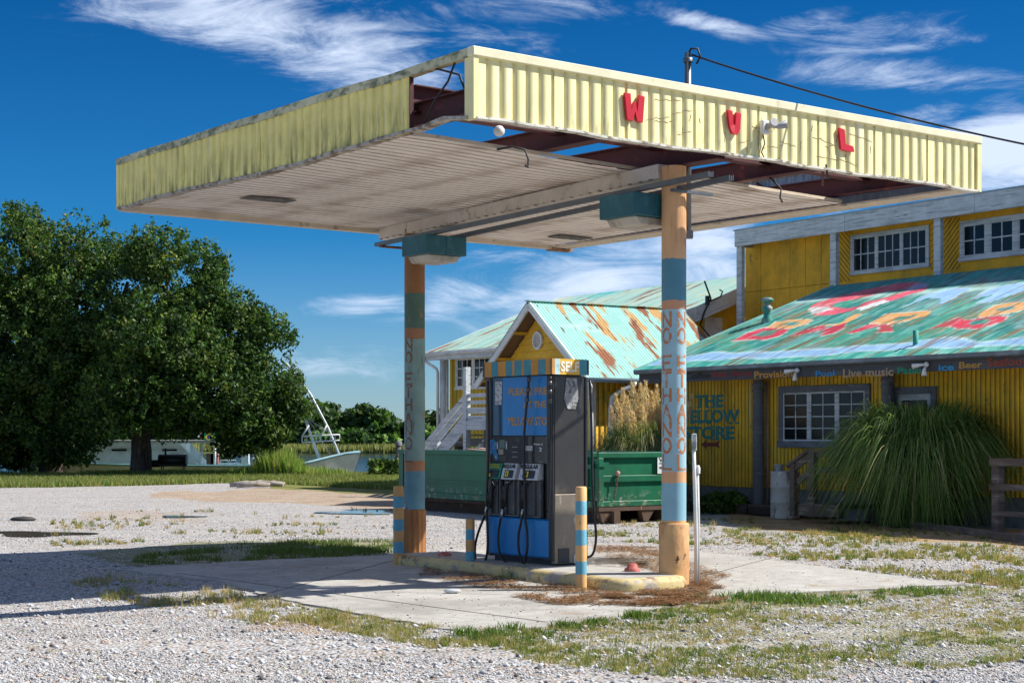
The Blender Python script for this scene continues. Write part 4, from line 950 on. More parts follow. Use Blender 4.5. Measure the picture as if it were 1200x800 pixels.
# porch roof: corrugated sheets painted with lettering, measured along the eave and up the slope
RX0, RX1 = -.925, 13.5; RY0, RY1 = -1.02, 4.87; RZ0, RZ1 = 2.965, 5.07; RL = math.hypot(RY1-RY0, RZ1-RZ0)
tilt = math.atan2(RZ1-RZ0, RY1-RY0)
POLY = {'pink': [[(946,363),(953,357),(970,351),(989,346),(1010,341),(1040,334),(1073,330.5),(1088,333),(1087,339),(1080,342),(1060,347),(1040,354),(1018,359),(990,366),(970,370),(953,369)]],
 'hole0': [[(973,359),(980,355),(1002,351),(1030,344),(1057,339),(1063,341),(1045,347),(1020,353),(1004,360),(988,362)]],
 'white': [[(946,363),(952,360),(972,359),(975,363),(953,369)], [(1003,361),(1037,351),(1042,354),(1008,364)]],
 'lilac': [[(1060,338),(1075,332),(1088,333),(1087,337),(1063,342)]],
 'red': [[(859,399),(877,390),(900,383),(926,385),(921,390),(911,395),(897,398)], [(924,395),(945,386),(966,381),(970,385),(985,380),(996,376),(988,385),(975,391),(960,393),(968,386),(950,390)],
         [(991,391),(1015,381),(1030,378),(1030,382),(1012,387),(1000,391)], [(1030,390),(1031,380),(1046,379),(1045,389)], [(1088,387),(1098,382),(1111,377),(1124,372),(1131,375.5),(1158,371.5),(1181,370),(1176,375.5),(1163,381),(1143,385),(1121,385),(1114,383),(1100,384)]],
 'orange': [[(898,384),(911,377),(944,374),(952,376),(946,380),(928,385)], [(965,381),(985,379),(1000,369),(1010,368.5),(1000,376),(985,381)], [(1020,379),(1040,368),(1085,364.5),(1092,366),(1085,371),(1065,376),(1045,379)],
            [(1145,370),(1153,365),(1166,358.5),(1184,355),(1200,354),(1212,356),(1205,361),(1189,366),(1163,370),(1148,372)]],
 'hole1': [[(880,393.5),(895,388),(912,387),(906,392),(892,395)], [(912,382),(925,378),(940,377),(932,381)], [(1044,375.5),(1055,371),(1078,369),(1070,372.5),(1055,375.5)], [(1134,379.6),(1142,375.5),(1158,374),(1161,375.5),(1155,379.6),(1139,380.7)], [(1166,364),(1173,361),(1187,359),(1189,362),(1174,365)]],
 'blue': [[(1057,360),(1088,345),(1117,339),(1137,338),(1121,347),(1101,358),(1104,350),(1088,349)], [(1128,356),(1160,340),(1178,334),(1205,331),(1205,340),(1180,347),(1160,354),(1145,355),(1165,345),(1150,348)]]}
def grow(poly, d):
    c = np.mean(poly, 0); return [(x+(x-c[0])*d/ max(8, abs(x-c[0])+8), y+(y-c[1])*d*.55/max(4, abs(y-c[1])+4)) for x, y in poly]
nsh = 15; wsh = (RX1-RX0)/nsh
def roof_color(X, Y, Z, s, r):
    """painted design of the porch roof; X.. world points, s along the eave, r up the slope"""
    qx = 600+X/Y*F; qy = HZ-(Z-EYE)/Y*F
    jx = qx+(vnoise(s, r, 2.2, 3)-.5)*6; jy = qy+(vnoise(s, r, 2.6, 9)-.5)*2.2
    n1 = vnoise(s*3.6, r*.7, 1.8, 21, 5); n5 = vnoise(s*9, r*2.2, 1.7, 25, 3); n2 = vnoise(s*1.2+r*.6, r*.9, .9, 22, 3); n3 = vnoise(s*5, r*.5, 1.5, 23, 4); n4 = vnoise(s*1.1, r*.5, 1.6, 24, 4)
    teal = np.array([.005, .24, .21]); sea = np.array([.22, .60, .50]); grn = np.array([.06, .38, .25]); oli = np.array([.22, .19, .07]); dk = np.array([.01, .12, .14]); pale = np.array([.55, .80, .74])
    lerp = lambda a, b, t: a*(1-t[:, None])+b*t[:, None]
    c = lerp(np.tile(teal, (len(s), 1)), sea, smooth01(n1, .45, .66)*.55); c = lerp(c, grn, smooth01(n2, .45, .62)*.65); c = lerp(c, oli, smooth01(n3, .60, .70)*.8); c = lerp(c, np.array([.25, .36, .40]), smooth01(n4, .6, .7)*.5)
    top = smooth01(r, RL-1.25, RL-.55); c = lerp(c, np.array([.01, .34, .33]), top*.7)
    c = lerp(c, np.array([.02, .38, .31]), (r < .42)*.8); c = lerp(c, sea, (r < .42)*smooth01(n1, .5, .6)*.6)
    # pale streak under the dark top edge, and the light blue wave above the eave
    yl_ = np.interp(qx, [930, 1020, 1134, 1210], [353, 347, 340, 333]); c = lerp(c, pale, np.exp(-((jy-yl_)/2.6)**2)*.85)
    lo = .40+.08*np.sin(s*1.3)+.04*np.sin(s*4); hi = lo+.30+.26*np.abs(np.sin(s*1.15+.4))**1.2+.10*np.sin(s*2.7+1)
    wave = ((r > lo) & (r < hi)).astype(float); c = lerp(c, np.array([.30, .52, .80]), wave*.92)
    wl = np.exp(-((r-hi)/.045)**2)+np.exp(-((r-lo)/.035)**2); c = lerp(c, np.array([.68, .86, .88]), np.clip(wl, 0, 1)*.7)
    dark = smooth01(vnoise(s*.9+3, r*.7, 1., 31, 3), .58, .68)*(r > hi)*(r < RL-1.2); c = lerp(c, np.array([.02, .22, .16]), dark*.6)
    def paint(keys, col, outline=None):
        nonlocal c
        for pl_ in POLY[keys]:
            if outline is not None:
                k = in_poly(jx, jy, grow(pl_, 2.4)); c[k] = c[k]*.25+np.array(outline)*.75
            k = in_poly(jx*.6+qx*.4, jy*.6+qy*.4, pl_); c[k] = np.array(col)*(.82+.36*n1[k, None])
    save = c.copy()
    def hole(keys):
        for pl_ in POLY[keys]:
            k = in_poly(jx*.6+qx*.4, jy*.6+qy*.4, pl_); c[k] = save[k]
    paint('pink', (.85, .12, .18)); paint('white', (.78, .78, .76)); paint('lilac', (.38, .34, .50)); hole('hole0')
    paint('blue', (.34, .58, .88), (.62, .78, .85)); paint('red', (.66, .035, .08), (.75, .7, .62)); paint('orange', (.80, .40, .13), (.85, .8, .6)); hole('hole1')
    wear = smooth01(n5, .60, .70)*.3; c = lerp(c, np.array([.40, .60, .54]), wear); c = lerp(c, np.array([.24, .13, .05]), smooth01(vnoise(s*7, r*.6, 1.3, 41, 4), .64, .72)*.7); c = c*(.62+.42*n5)[:, None]
    seam = (np.abs(((s-RX0) % wsh)) < .02); c[seam] *= .55
    return np.clip(c, 0, .9)
def corr_sheet(name, x0, x1, y0, z0, y1, z1, pitch, amp, nr, mats, parent, colfn=None, fr=None, lip=.0, xin0=0., xin1=0.):
    """wave-profiled sheet from eave (y0,z0) to top (y1,z1); ribs run up the slope"""
    per = 5; nx_ = max(2, int((x1-x0)/pitch*per)); xs = np.linspace(x0, x1, nx_+1); t = np.linspace(0, 1, nr+1)
    Xs, T = np.meshgrid(xs, t); a = math.atan2(z1-z0, y1-y0)
    wv = amp*np.sin(2*math.pi*Xs/pitch)+lip*((Xs-x0)/(x1-x0))
    Yl = y0+(y1-y0)*T-wv*math.sin(a); Zl = z0+(z1-z0)*T+wv*math.cos(a)
    Xl = Xs
    v = np.stack([Xl, Yl, Zl], -1).reshape(-1, 3); w_ = nx_+1; idx = np.arange((nr+1)*w_).reshape(nr+1, w_)
    f = np.stack([idx[:-1, :-1], idx[:-1, 1:], idx[1:, 1:], idx[1:, :-1]], -1).reshape(-1, 4)
    me = np_mesh(name, v, f, mats, smooth=True)
    if colfn is not None:
        flat = np.stack([Xs, y0+(y1-y0)*T, z0+(z1-z0)*T], -1).reshape(-1, 3); ca, sa = math.cos(fr.a), math.sin(fr.a)
        WX = fr.o.x+flat[:, 0]*ca-flat[:, 1]*sa; WY = fr.o.y+flat[:, 0]*sa+flat[:, 1]*ca
        vcol(me, colfn(WX, WY, flat[:, 2], flat[:, 0], (T*math.hypot(y1-y0, z1-z0)).ravel()))
    return link(name, me, parent)
ROOFP = mat('painted_roof_metal', (1,1,1), rough=.5, var=.10, attr='Col', vscale=6, bump=(9, .1))
for k in range(nsh): corr_sheet('roof_sheet', RX0+k*wsh, RX0+(k+1)*wsh+.02, RY0, RZ0, RY1, RZ1, .075, .011, 88, (ROOFP,), store, roof_color, BF, lip=.004)
q = MB(); q.prism([(RY0+.05, RZ0-.04), (RY1, RZ1-.04), (RY1, RZ1-.14), (RY0+.05, RZ0-.08)], RX0+.02, RX1, axis='x'); q.build('roof_deck', GREYW, store)
MB().beam((RX0-.01, RY0, RZ0-.03), (RX0-.01, RY1, RZ1-.03), .03, .12).build('rake_board', mat('teal_rake', (.2, .5, .45)), store)
# pipes through the roof
def roof_at(px, py):
    d = Vector(((px-600)/F, 1, (HZ-py)/F)); nrm = Vector((0, -math.sin(tilt), math.cos(tilt))); nw = BF.x*nrm.x+BF.y*nrm.y+Vector((0, 0, nrm.z))
    o = BF.w(0, RY0, RZ0); t = (o-Vector((0, 0, EYE))).dot(nw)/d.dot(nw); p = Vector((0, 0, EYE))+d*t; rel = p-BF.o; return Vector((rel.dot(BF.x), rel.dot(BF.y), p.z))
p = roof_at(899, 377)
MB().lathe([(.13, -.03), (.12, .05), (.08, .12), (.08, .22), (.12, .28), (.12, .32), (.07, .36), (.08, .44), (.14, .45), (.14, .50), (.10, .53), (.001, .54)], 14).build('roof_vent', mat('vent_teal', (.03, .25, .2), [((.4, .4, .38), (3, 3, 3), .5, .6)]), store, loc=p)
p = roof_at(1073, 404)
MB().lathe([(.05, -.03), (.05, .26), (.001, .26)], 10).build('vent_pipe', mat('pipe_green', (.04, .35, .27)), store, loc=p)

# upper storey
UY = 6.15; UW = BF.hit(875, 340, y=UY).x; ux980 = BF.hit(982, 300, y=UY).x
zseam0 = BF.hit(900, 340, y=UY).z; ztop = 6.72
box('upper_core', UW+.02, XR, UY+.03, 12., 3.0, ztop, YU, store)
box('added_flat_roof', BF.hit(978, 335, y=RY1).x, XR, RY1-.02, UY+.02, RZ1-.16, RZ1-.02, GREYW, store)  # unseen flat added: storey set back so its shadow mostly clears the porch roof
n = 6; pw = (ux980-UW)/n
for k in range(n):
    for (za_, zb_) in ((3.6, zseam0-.008), (zseam0+.008, ztop)):
        box('wall_panel', UW+k*pw+.004, UW+(k+1)*pw-.006, UY-.02+random.uniform(-.004, .004), UY+.028, za_, zb_, YU, store)
box('corner_board', UW-.03, UW, UY-.02, UY+.2, 3.5, ztop, YU, store)
box('upper_wall', ux980+.002, XR, UY-.012, UY+.028, 4.9, ztop, YU, store)
PY = 5.68
zb0, zb1 = BF.hit(985, 272, y=PY-.1).z, BF.hit(985, 252, y=PY-.1).z
# white posts, beam, roof edge
PY = 5.68
for (px, half) in ((868, .1), (978, .1), (1100, .1), (1240, .1)):
    p = BF.hit(px, 330, y=PY); box('veranda_post', p.x-half, p.x+half, PY-.06, PY+.06, 4.3 if px < 900 else 4.9, zb0+.06, WWOOD, store, .008)
xb0 = BF.hit(862, 280, y=PY-.1).x
zb0, zb1 = BF.hit(985, 272, y=PY-.1).z, BF.hit(985, 252, y=PY-.1).z
for k in range(4):
    a = xb0+k*3.9; box('roof_beam', a, a+3.895, PY-.14, PY-.08, zb0, zb1, WWOOD, store, .006)
box('roof_beam', xb0+.0, xb0+.05, PY-.078, PY+3., zb0, zb1-.02, WWOOD, store)
box('upper_soffit', xb0+.05, XR, PY-.078, UY+.0, zb0+.10, zb0+.13, mat('dark_soffit', (.16, .11, .05)), store)
q = MB(); q.prism([(PY-.16, zb1), (PY-.16, zb1+.03), (10, zb1+.30), (10, zb1)], xb0-.03, XR, axis='x'); q.build('upper_roof', mat('roof_edge_blue', (.3, .42, .5)), store)
# diagonal siding battens and horizontal trim round the upper windows
def pxw(px, py, y=UY-.012): return BF.hit(px, py, y=y)
w1 = (pxw(998, 318).x, pxw(1090, 300).x, pxw(998, 323).z, pxw(998, 276).z); w2 = (pxw(1126, 300).x, pxw(1126, 300).x+(pxw(1090, 300).x-pxw(998, 318).x)*.95, pxw(1126, 307).z, pxw(1126, 260).z)
q = MB(); zlo, zhi = w1[2]-.12, zb0+.1
def diag(x0, x1, sgn):
    h = zhi-zlo; w = x1-x0; k = -h
    while k < w+h:
        # line x = x0+k+t, z = zlo+t (sgn>0) or zhi-t
        t0 = max(0, -k); t1 = min(h, w-k)
        if t1 > t0+.03:
            za_, zb_ = (zlo+t0, zlo+t1) if sgn > 0 else (zhi-t0, zhi-t1); q.beam((x0+k+t0, UY-.014, za_), (x0+k+t1, UY-.014, zb_), .010, .014, up=(0, 1, 0))
        k += .13
diag(ux980+.02, w1[0]-.03, -1); diag(w1[1]+.03, w2[0]-.02, 1)
tag(q.build('diagonal_siding', SEAM, store), kind='stuff')
for (a, b) in ((ux980+.02, w1[1]+.4), (w1[1]+.42, XR)): box('trim_board', a, b, UY-.03, UY-.013, zlo-.12, zlo-.01, YU, store)
window(store, BF, *w1, UY-.012, 3, 2, WWOOD, groups=3, fw=.08, mw=.025, label='upper window of three sashes, left'); window(store, BF, *w2, UY-.012, 2, 2, WWOOD, groups=3, fw=.1, mw=.03, mid_w=.14, label='upper window with wide mullions, right')

# ------------------------------------------------------------------ gabled tackle shop
GF = Frame(1.63, 36.2, ang=BF.a)
shop = thing('tackle_shop', 'small yellow gabled shop with rusting pale green roof and round louvre', 'shop building', GF.o, GF.a)
YG = mat('gable_yellow', (.86, .50, .04), [((.5, .33, .05), (1, 1, 4), .55, .72), ((.3, .2, .05), (6, 6, 6), .66, .75)], rough=.7, bump=(12, .15))
GW, GR, GE = 4.52, 4.68, 2.87; gm = -GW/2
wy = .45; sl_ = (GR-GE)/(GW/2)
def gz(x): return GR-abs(x-gm)*sl_
z = 1.9; k = 0
while z < GR-.25:                                            # clapboards of the gable, one part each, cut to the rake
    z2_ = min(z+.165, GR-.2); hw = lambda zz: min((GR-.16-zz)/sl_, GW/2-.35)
    a, b = hw(z), hw(z2_-.004)
    if b > .03:
        q = MB(); y0_, y1_ = wy-.035, wy-.008
        q.add([(gm-a, y0_, z), (gm+a, y0_, z), (gm+b, y1_, z2_-.004), (gm-b, y1_, z2_-.004), (gm-a, wy+.02, z), (gm+a, wy+.02, z), (gm+b, wy+.02, z2_-.004), (gm-b, wy+.02, z2_-.004)], [(0,1,2,3), (7,6,5,4), (0,4,5,1), (1,5,6,2), (2,6,7,3), (3,7,4,0)])
        q.build('clapboard', YG, shop)
    z = z2_; k += 1
q = MB(); q.prism([(gm-GW/2+.37, .2), (gm+GW/2-.37, .2), (gm+GW/2-.37, GE+.1), (gm, GR-.12), (gm-GW/2+.37, GE+.1)], wy+.022, 4.4); q.build('core_wall', YG, shop)
# louvre
c = GF.hit(630.7, 399, y=wy-.04)
q = MB(); nn_ = 20; ro, ri, rz_ = .19, .145, 1.12
for (ra, rb) in ((ro, ri),):
    vs = [(c.x+math.cos(2*math.pi*k/nn_)*rr_, yy_, c.z+math.sin(2*math.pi*k/nn_)*rr_*rz_) for rr_ in (ra, rb) for yy_ in (wy-.08, wy-.034) for k in range(nn_)]
    q.add(vs, [(k, (k+1) % nn_, nn_+(k+1) % nn_, nn_+k) for k in range(nn_)]+[(2*nn_+k, 2*nn_+(k+1) % nn_, 3*nn_+(k+1) % nn_, 3*nn_+k) for k in range(nn_)]+[(k, (k+1) % nn_, 2*nn_+(k+1) % nn_, 2*nn_+k) for k in range(nn_)])
lv = q.build('round_louvre', WHITE, shop)
for k in range(7):
    zz = c.z-.135+k*.045; hw_ = math.sqrt(max(.001, ri**2-((zz-c.z)/rz_)**2)); MB().add([(c.x-hw_, wy-.07, zz-.018), (c.x+hw_, wy-.07, zz-.018), (c.x+hw_, wy-.045, zz+.018), (c.x-hw_, wy-.045, zz+.018)], [(0,1,2,3)]).build('louvre_slat', WHITE, lv)
# rakes, soffits, roof sheets
for s in (-1, 1):
    e = gm+s*GW/2
    MB().beam((gm, .02, GR-.09), (e, .02, GE-.09), .05, .17, up=(0, 0, 1)).build('rake_board', WHITE, shop)
    q = MB(); q.prism([(gm, GR-.11), (e, GE-.11), (e, GE-.09), (gm, GR-.09)], .05, 4.55); q.build('rake_soffit', mat('brown_soffit', (.22, .13, .07)), shop)
for yy_ in (.22,):
    for t in (.3, .62, .9): MB().beam((gm-GW/2*t, .05, gz(gm-GW/2*t)-.16), (gm-GW/2*t, wy, gz(gm-GW/2*t)-.16), .07, .07).build('lookout', YG, shop)
RUSTR = mat('rusting_green_roof', (.30, .60, .52), [((.22, .50, .43), (.8, .8, .8), .5, .7), ((.44, .70, .62), (2.5, .6, .6), .58, .72), ((.50, .30, .10), (.42, 1.5, .42), .545, .585), ((.26, .085, .025), (.45, 1.9, .45), .565, .60), ((.40, .20, .08), (1.2, 8, 1.2), .60, .66), ((.12, .04, .02), (1.2, 5, 1.2), .62, .68)], rough=.5, var=.05)
# the right slope: sheets laid along the ridge, ribs running down the slope; x and y swapped by a turn of the sheet
def slope_sheets(parent, x_ridge, x_eave, zr, ze, y0, y1, n, m, pitch=.09):
    for k in range(n):
        a, b = y0+(y1-y0)*k/n, y0+(y1-y0)*(k+1)/n+.02; per = 5; nx_ = int((b-a)/pitch*per); ysv = np.linspace(a, b, nx_+1); t = np.linspace(0, 1, 9); Ys, T = np.meshgrid(ysv, t)
        ang = math.atan2(zr-ze, abs(x_eave-x_ridge)); wv = .009*np.sin(2*math.pi*Ys/pitch)+.004*(Ys-a)/(b-a)
        sg = 1 if x_eave > x_ridge else -1
        Xl = x_eave+(x_ridge-x_eave)*T+sg*wv*math.sin(ang); Zl = ze+(zr-ze)*T+wv*math.cos(ang)
        v = np.stack([Xl, Ys, Zl], -1).reshape(-1, 3); w_ = nx_+1; idx = np.arange(9*w_).reshape(9, w_)
        f = np.stack([idx[:-1, :-1], idx[:-1, 1:], idx[1:, 1:], idx[1:, :-1]], -1).reshape(-1, 4)
        link('roof_sheet', np_mesh('roof_sheet', v, f, (m,), smooth=True), parent)
slope_sheets(shop, gm, .04, GR, GE-.02, -.03, 4.6, 6, RUSTR); slope_sheets(shop, gm, -GW-.04, GR, GE-.02, -.03, 4.6, 6, RUSTR)
MB().beam((gm, -.04, GR+.012), (gm, 4.6, GR+.012), .16, .02).build('ridge_cap', RUSTR, shop)
MB().tube([(.08, -.03, GE-.07), (.08, 4.6, GE-.07)], .055, 10).build('gutter', mat('gutter_bluegrey', (.22, .3, .32), rough=.4), shop)
# side wall towards the store, with door, sign and downpipe
SX = -.35
board_wall('side_wall', wy, 4.4, .3, GE-.1, SX, .16, YG, shop, axis='y')
box('corner_board', SX-.02, SX+.03, wy-.06, wy+.06, .3, GE-.12, WHITE, shop)
q = MB(); q.tube([(.08, -.0, GE-.12), (.08, .05, GE-.2), (SX+.1, .3, GE-.42), (SX+.1, .32, GE-.6), (SX+.1, .32, .4)], .05, 10); q.build('downpipe', WHITE, shop)
q = MB(); q.tube([(.12, 1.25, GE-.1), (.12, 1.25, GE-.16), (.02, 1.0, GE-.28), (-.12, .8, GE-.45), (-.14, .78, GE-.7), (-.14, .78, .3)], .055, 10); q.build('downpipe', WHITE, shop)
a = GF.hit(699, 463, x=SX); b = GF.hit(745, 448, x=SX)
sg = GF.hit(703, 462, x=SX+.05); sb = GF.hit(746, 450, x=SX+.05)
o = box('shop_sign', SX+.02, SX+.05, .75, 3.4, 2.32, 2.56, mat('sign_yellow', (.55, .40, .04)), shop)
text('lettering', 'FISHING TACKLE', mat('sign_ink', (.06, .05, .03), var=0), o, w=1.75, h=.12, bold=.02, ext=.002, M=Matrix.Translation((SX+.052, 1.25, 2.38)) @ Matrix.Rotation(R(90), 4, 'Z') @ Matrix.Rotation(R(90), 4, 'X'))
d = MB(); d.box(SX+.005, SX+.06, .95, 1.05, .3, 2.25).box(SX+.005, SX+.06, 2.0, 2.1, .3, 2.25).box(SX+.005, SX+.06, 1.05, 2.0, 2.15, 2.25)
d = d.build('door', GREYW, shop); box('door_leaf', SX+.01, SX+.03, 1.05, 2.0, .3, 2.15, mat('dark_door', (.05, .05, .05), rough=.4), d); box('notice', SX+.031, SX+.036, 1.62, 1.86, 1.45, 1.95, PAPER, d)

# ------------------------------------------------------------------ rear house with outside stair
KF = Frame(-2.56, 50.0, ang=BF.a)
house = thing('rear_house', 'raised yellow house behind the gabled shop, rust streaked pale roof and white stairs', 'house', KF.o, KF.a)
KZ, KT, KS = 4.09, 5.98, 4.95
# right end of the roof from where its rake passes in the photo
nK = Vector((0, -(KT-KZ), KS)).normalized(); nW = KF.x*nK.x+KF.y*nK.y+Vector((0, 0, nK.z)); dd = Vector(((808-600)/F, 1, (HZ-365)/F)); tt = (KF.w(0, 0, KZ)-Vector((0, 0, EYE))).dot(nW)/dd.dot(nW)
pr_ = Vector((0, 0, EYE))+dd*tt-KF.o; KR = pr_.dot(KF.x)
RUSTB = mat('streaked_pale_roof', (.36, .58, .50), [((.58, .60, .45), (3, .5, .5), .5, .65), ((.28, .13, .07), (2.8, .42, .42), .56, .62), ((.12, .05, .05), (1.6, .35, .35), .64, .68), ((.10, .48, .46), (.35, .9, .9), .60, .68)], rough=.5, var=.06)
n = 14; w_ = KR/n
for k in range(n): corr_sheet('roof_sheet', k*w_, (k+1)*w_+.02, -.05, KZ, KS, KT, .12, .01, 10, (RUSTB,), house, lip=.005)
q = MB(); q.prism([(0, KZ-.05), (KS, KT-.05), (2*KS, KZ-.05)], .1, KR-.46, axis='x'); q.build('roof_core', WHITE, house)
corr_sheet('roof_sheet', 0, KR, 2*KS, KZ, KS, KT, .12, .01, 6, (RUSTB,), house)
box('eave_board', -.02, KR, -.09, -.04, KZ-.26, KZ-.03, WWOOD, house)
MB().tube([(-.05, -.12, KZ-.08), (KR, -.12, KZ-.08)], .06, 8).build('gutter', WHITE, house)
MB().beam((-.04, 0, KZ-.06), (-.04, KS, KT-.06), .04, .16).build('rake_board', WHITE, house)
MB().beam((KR+.03, -.05, KZ-.10), (KR+.03, KS, KT-.10), .04, .28).build('rake_board', WHITE, house)
MB().beam((KR+.03, -.05, KZ-.30), (KR+.03, KS, KT-.30), .03, .08).build('rake_board', WHITE, house)
YH = mat('house_yellow', (.78, .50, .03), [((.6, .42, .06), (2, 2, .5), .5, .7), ((.3, .2, .04), (5, 5, 2), .64, .75)], rough=.7)
hx0 = KF.hit(527, 450, y=.7).x; HB = 1.5
board_wall('front_wall', hx0, KR-.35, HB, KZ-.05, .7, .2, YH, house)
box('house_core', hx0+.02, KR-.38, .74, 2*KS-.6, HB, KZ-.1, YH, house)
board_wall('end_wall', .7, 2*KS-.6, HB, KZ+.0, KR-.35, .2, YH, house, axis='y', deep=.03, groove=.05)
q = MB(); q.prism([(.7, KZ-.06), (KS, KT-.2), (2*KS-.7, KZ-.06)], KR-.40, KR-.345, axis='x'); q.build('gable_wall', YH, house)
w_ = KF.hit(838, 380, x=KR-.3); box('corner_board', KR-.344, KR-.30, w_.y-.35, w_.y+.25, HB, KZ+.6, WHITE, house)
for px in (519, 524): p = KF.hit(px, 480, y=.25 if px == 519 else .5); MB().tube([(p.x, p.y, -.1), (p.x, p.y, KZ-.1)], .09 if px == 519 else .045, 10).build('porch_post', WHITE, house)
MB().tube([(.0, -.12, KZ-.1), (.0, -.12, KZ-.25), (.42, .05, KZ-.5), (.46, .08, KZ-.62), (.46, .08, .2)], .045, 8).build('downpipe', WHITE, house)
for k in range(7): box('stilt', hx0+.1+k*1.6, hx0+.3+k*1.6, .8, 1.0, -.2, HB, mat('stilt_wood', (.10, .09, .08)), house)
box('floor_beam', hx0, KR-.3, .68, .78, HB-.25, HB-.005, mat('floor_beam', (.14, .12, .1)), house)
a = KF.hit(535, 457, y=.7); b = KF.hit(577, 415, y=.7)
window(house, KF, a.x, b.x, a.z, KF.hit(535, 418, y=.7).z, .7, 3, 3, WHITE, groups=2, fw=.09, mw=.03, mid_w=.12)
# stair in front of the wall
st = thing('outside_stair', 'white wooden outside stair and landing rail left of the blue pump', 'stairs', KF.w(0, 0, 0), KF.a)
SY = -3.0; h = lambda px, py, y=SY: KF.hit(px, py, y=y)
post = h(547, 450); zl = h(547, 499).z
box('stair_post', post.x-.07, post.x+.07, SY-.07, SY+.07, 0, h(547, 430).z, WWOOD, st)
xr = h(600, 480).x
for (py, t) in ((463.5, .10), (471.5, .10), (481, .16), (490.5, .16)): z_ = h(549, py).z; box('rail', post.x+.072, xr, SY-.03, SY+.03, z_-t/2, z_+t/2, WWOOD, st)
box('landing_edge', post.x-.1, xr, SY-.06, SY+.0, zl-.10, zl+.12, WWOOD, st); box('landing_deck', post.x-.05, xr, SY+.0, .6, zl-.1, zl-.02, mat('deck_boards', (.2, .18, .16)), st)
rise = h(547, 466)-h(499, 521); 
for (pa, pb) in (((545.5, 465), (497, 523)), ((545.5, 476), (500, 530)), ((545.5, 488), (512, 530))):
    A, B = h(*pa), h(*pb); d_ = (B-A).normalized(); zt_ = .0; L_ = (A.z-.0)/(-d_.z); MB().beam(A, A+d_*min(L_, 3.4), .05, .15).build('stair_rail', WWOOD, st)
A, B = h(545, 499), h(510, 541); d_ = (B-A).normalized(); L_ = A.z/(-d_.z)
MB().beam(A, A+d_*L_, .05, .26).build('stringer', WWOOD, st); MB().beam(A+Vector((0, 1.1, 0)), A+Vector((0, 1.1, 0))+d_*L_, .05, .26).build('stringer', WWOOD, st)
for k in range(9):
    p = A+d_*(L_*(k+.5)/9); box('tread', p.x-.16, p.x+.16, SY+.03, SY+1.07, p.z+.05, p.z+.09, WWOOD, st)
p = h(513, 520); box('stair_post', p.x-.06, p.x+.06, SY-.06, SY+.06, 0, h(513, 517).z, WWOOD, st)
for x_ in (.8, 2.4): box('stair_post', post.x+x_, post.x+x_+.12, SY, SY+.12, 0, zl-.1, mat('stilt_wood', (.1, .09, .08)), st)
# antenna bracket clamped to the rear roof edge
p = KF.hit(829, 352, x=KR+.1)
t = thing('antenna_bracket', 'black antenna bracket standing on the rake of the rear roof', 'antenna', KF.w(KR+.1, p.y, p.z), KF.a)
MB().tube([(0, -.25, -.65), (0, -.1, -.3), (0, .12, .05), (0, -.1, .5)], .025, 6).build('mast', BLACK, t)
MB().tube([(0, .0, -.05), (0, .45, .12), (0, .52, .26), (0, .42, .3)], .02, 6).build('arm', BLACK, t); MB().lathe([(.06, -.12), (.06, .12)], 8).build('clamp', BLACK, t)
MB().tube([(0, -.2, -1.55), (0, .02, -1.25), (0, .1, -.95), (0, -.25, -.65)], .02, 6).build('mast', BLACK, t); MB().tube([(0, .0, -1.2), (0, .35, -1.1), (0, .4, -.95)], .025, 6).build('arm', BLACK, t)

# ------------------------------------------------------------------ dumpster
DF = Frame(1.53, 29.5, ang=math.atan2(.83, -.558)-math.pi/2+0)      # y along the long side, x across
DF = Frame(1.53, 29.5, ang=math.atan2(.558, .83))
dump = thing('roll_off_dumpster', 'long green open steel dumpster behind the pump with scraped lower edges', 'dumpster', DF.o, DF.a)
GRD = mat('dumpster_green', (.005, .14, .062), [((.002, .075, .04), (.8, .8, .8), .45, .7), ((.35, .38, .30), (9, 9, 9), .55, .66, (.3, .62)), ((.35, .24, .14), (11, 11, 11), .56, .66, (.28, .55)), ((.2, .3, .22), (18, 18, 18), .70, .73)], rough=.5, bump=(5, .15))
DW, DL, D0, D1 = 2.0, 7.1, .30, 1.275
t = .06
box('end_wall', .08, DW-.08, .03, .03+t, D0+.02, D1-.08, GRD, dump)                                  # end with the chain, ribs below
for (a, b, c_, d_) in ((0, DW, D1-.10, D1), (0, DW, D0, D0+.10), (.1, DW-.1, .74, .86)): box('rib', a, b, -.03 if c_ != .74 else -.015, .028, c_, d_, GRD, dump, .01)
for (a, b) in ((0, .12), (DW-.12, DW)): box('corner_post', a, b, -.035, .08, D0+.1, D1-.1, GRD, dump, .01)
box('side_wall', 0, t, .1, DL, D0+.02, D1-.06, GRD, dump); box('side_wall', DW-t, DW, .1, DL, D0+.02, D1-.06, GRD, dump); box('end_wall', .06, DW-.06, DL-.06, DL, D0+.02, D1-.08, GRD, dump)
box('top_rail', -.05, t, .08, DL, D1-.09, D1+.005, GRD, dump, .01); box('top_rail', DW-t, DW+.05, .08, DL, D1-.09, D1+.005, GRD, dump, .01); box('bottom_rail', -.05, t, .08, DL, D0-.02, D0+.10, GRD, dump, .01)
box('rib', -.03, -.001, .1, DL, .62, .66, GRD, dump)
for k in range(2): box('post_rib', -.045, -.001, .25+6.6*k, .37+6.6*k, D0+.1, D1-.09, GRD, dump, .006)
RSTY = mat('rusty_skid', (.11, .065, .045), [((.09, .05, .03), (4, 4, 4), .45, .6), ((.4, .28, .18), (7, 7, 7), .6, .7)], rough=.85)
box('underframe', .02, DW-.02, -.02, DL-.1, D0-.08, D0-.002, RSTY, dump)
for x_ in (.3, DW-.45): box('skid', x_, x_+.14, -.1, DL, .0, D0-.082, RSTY, dump); 
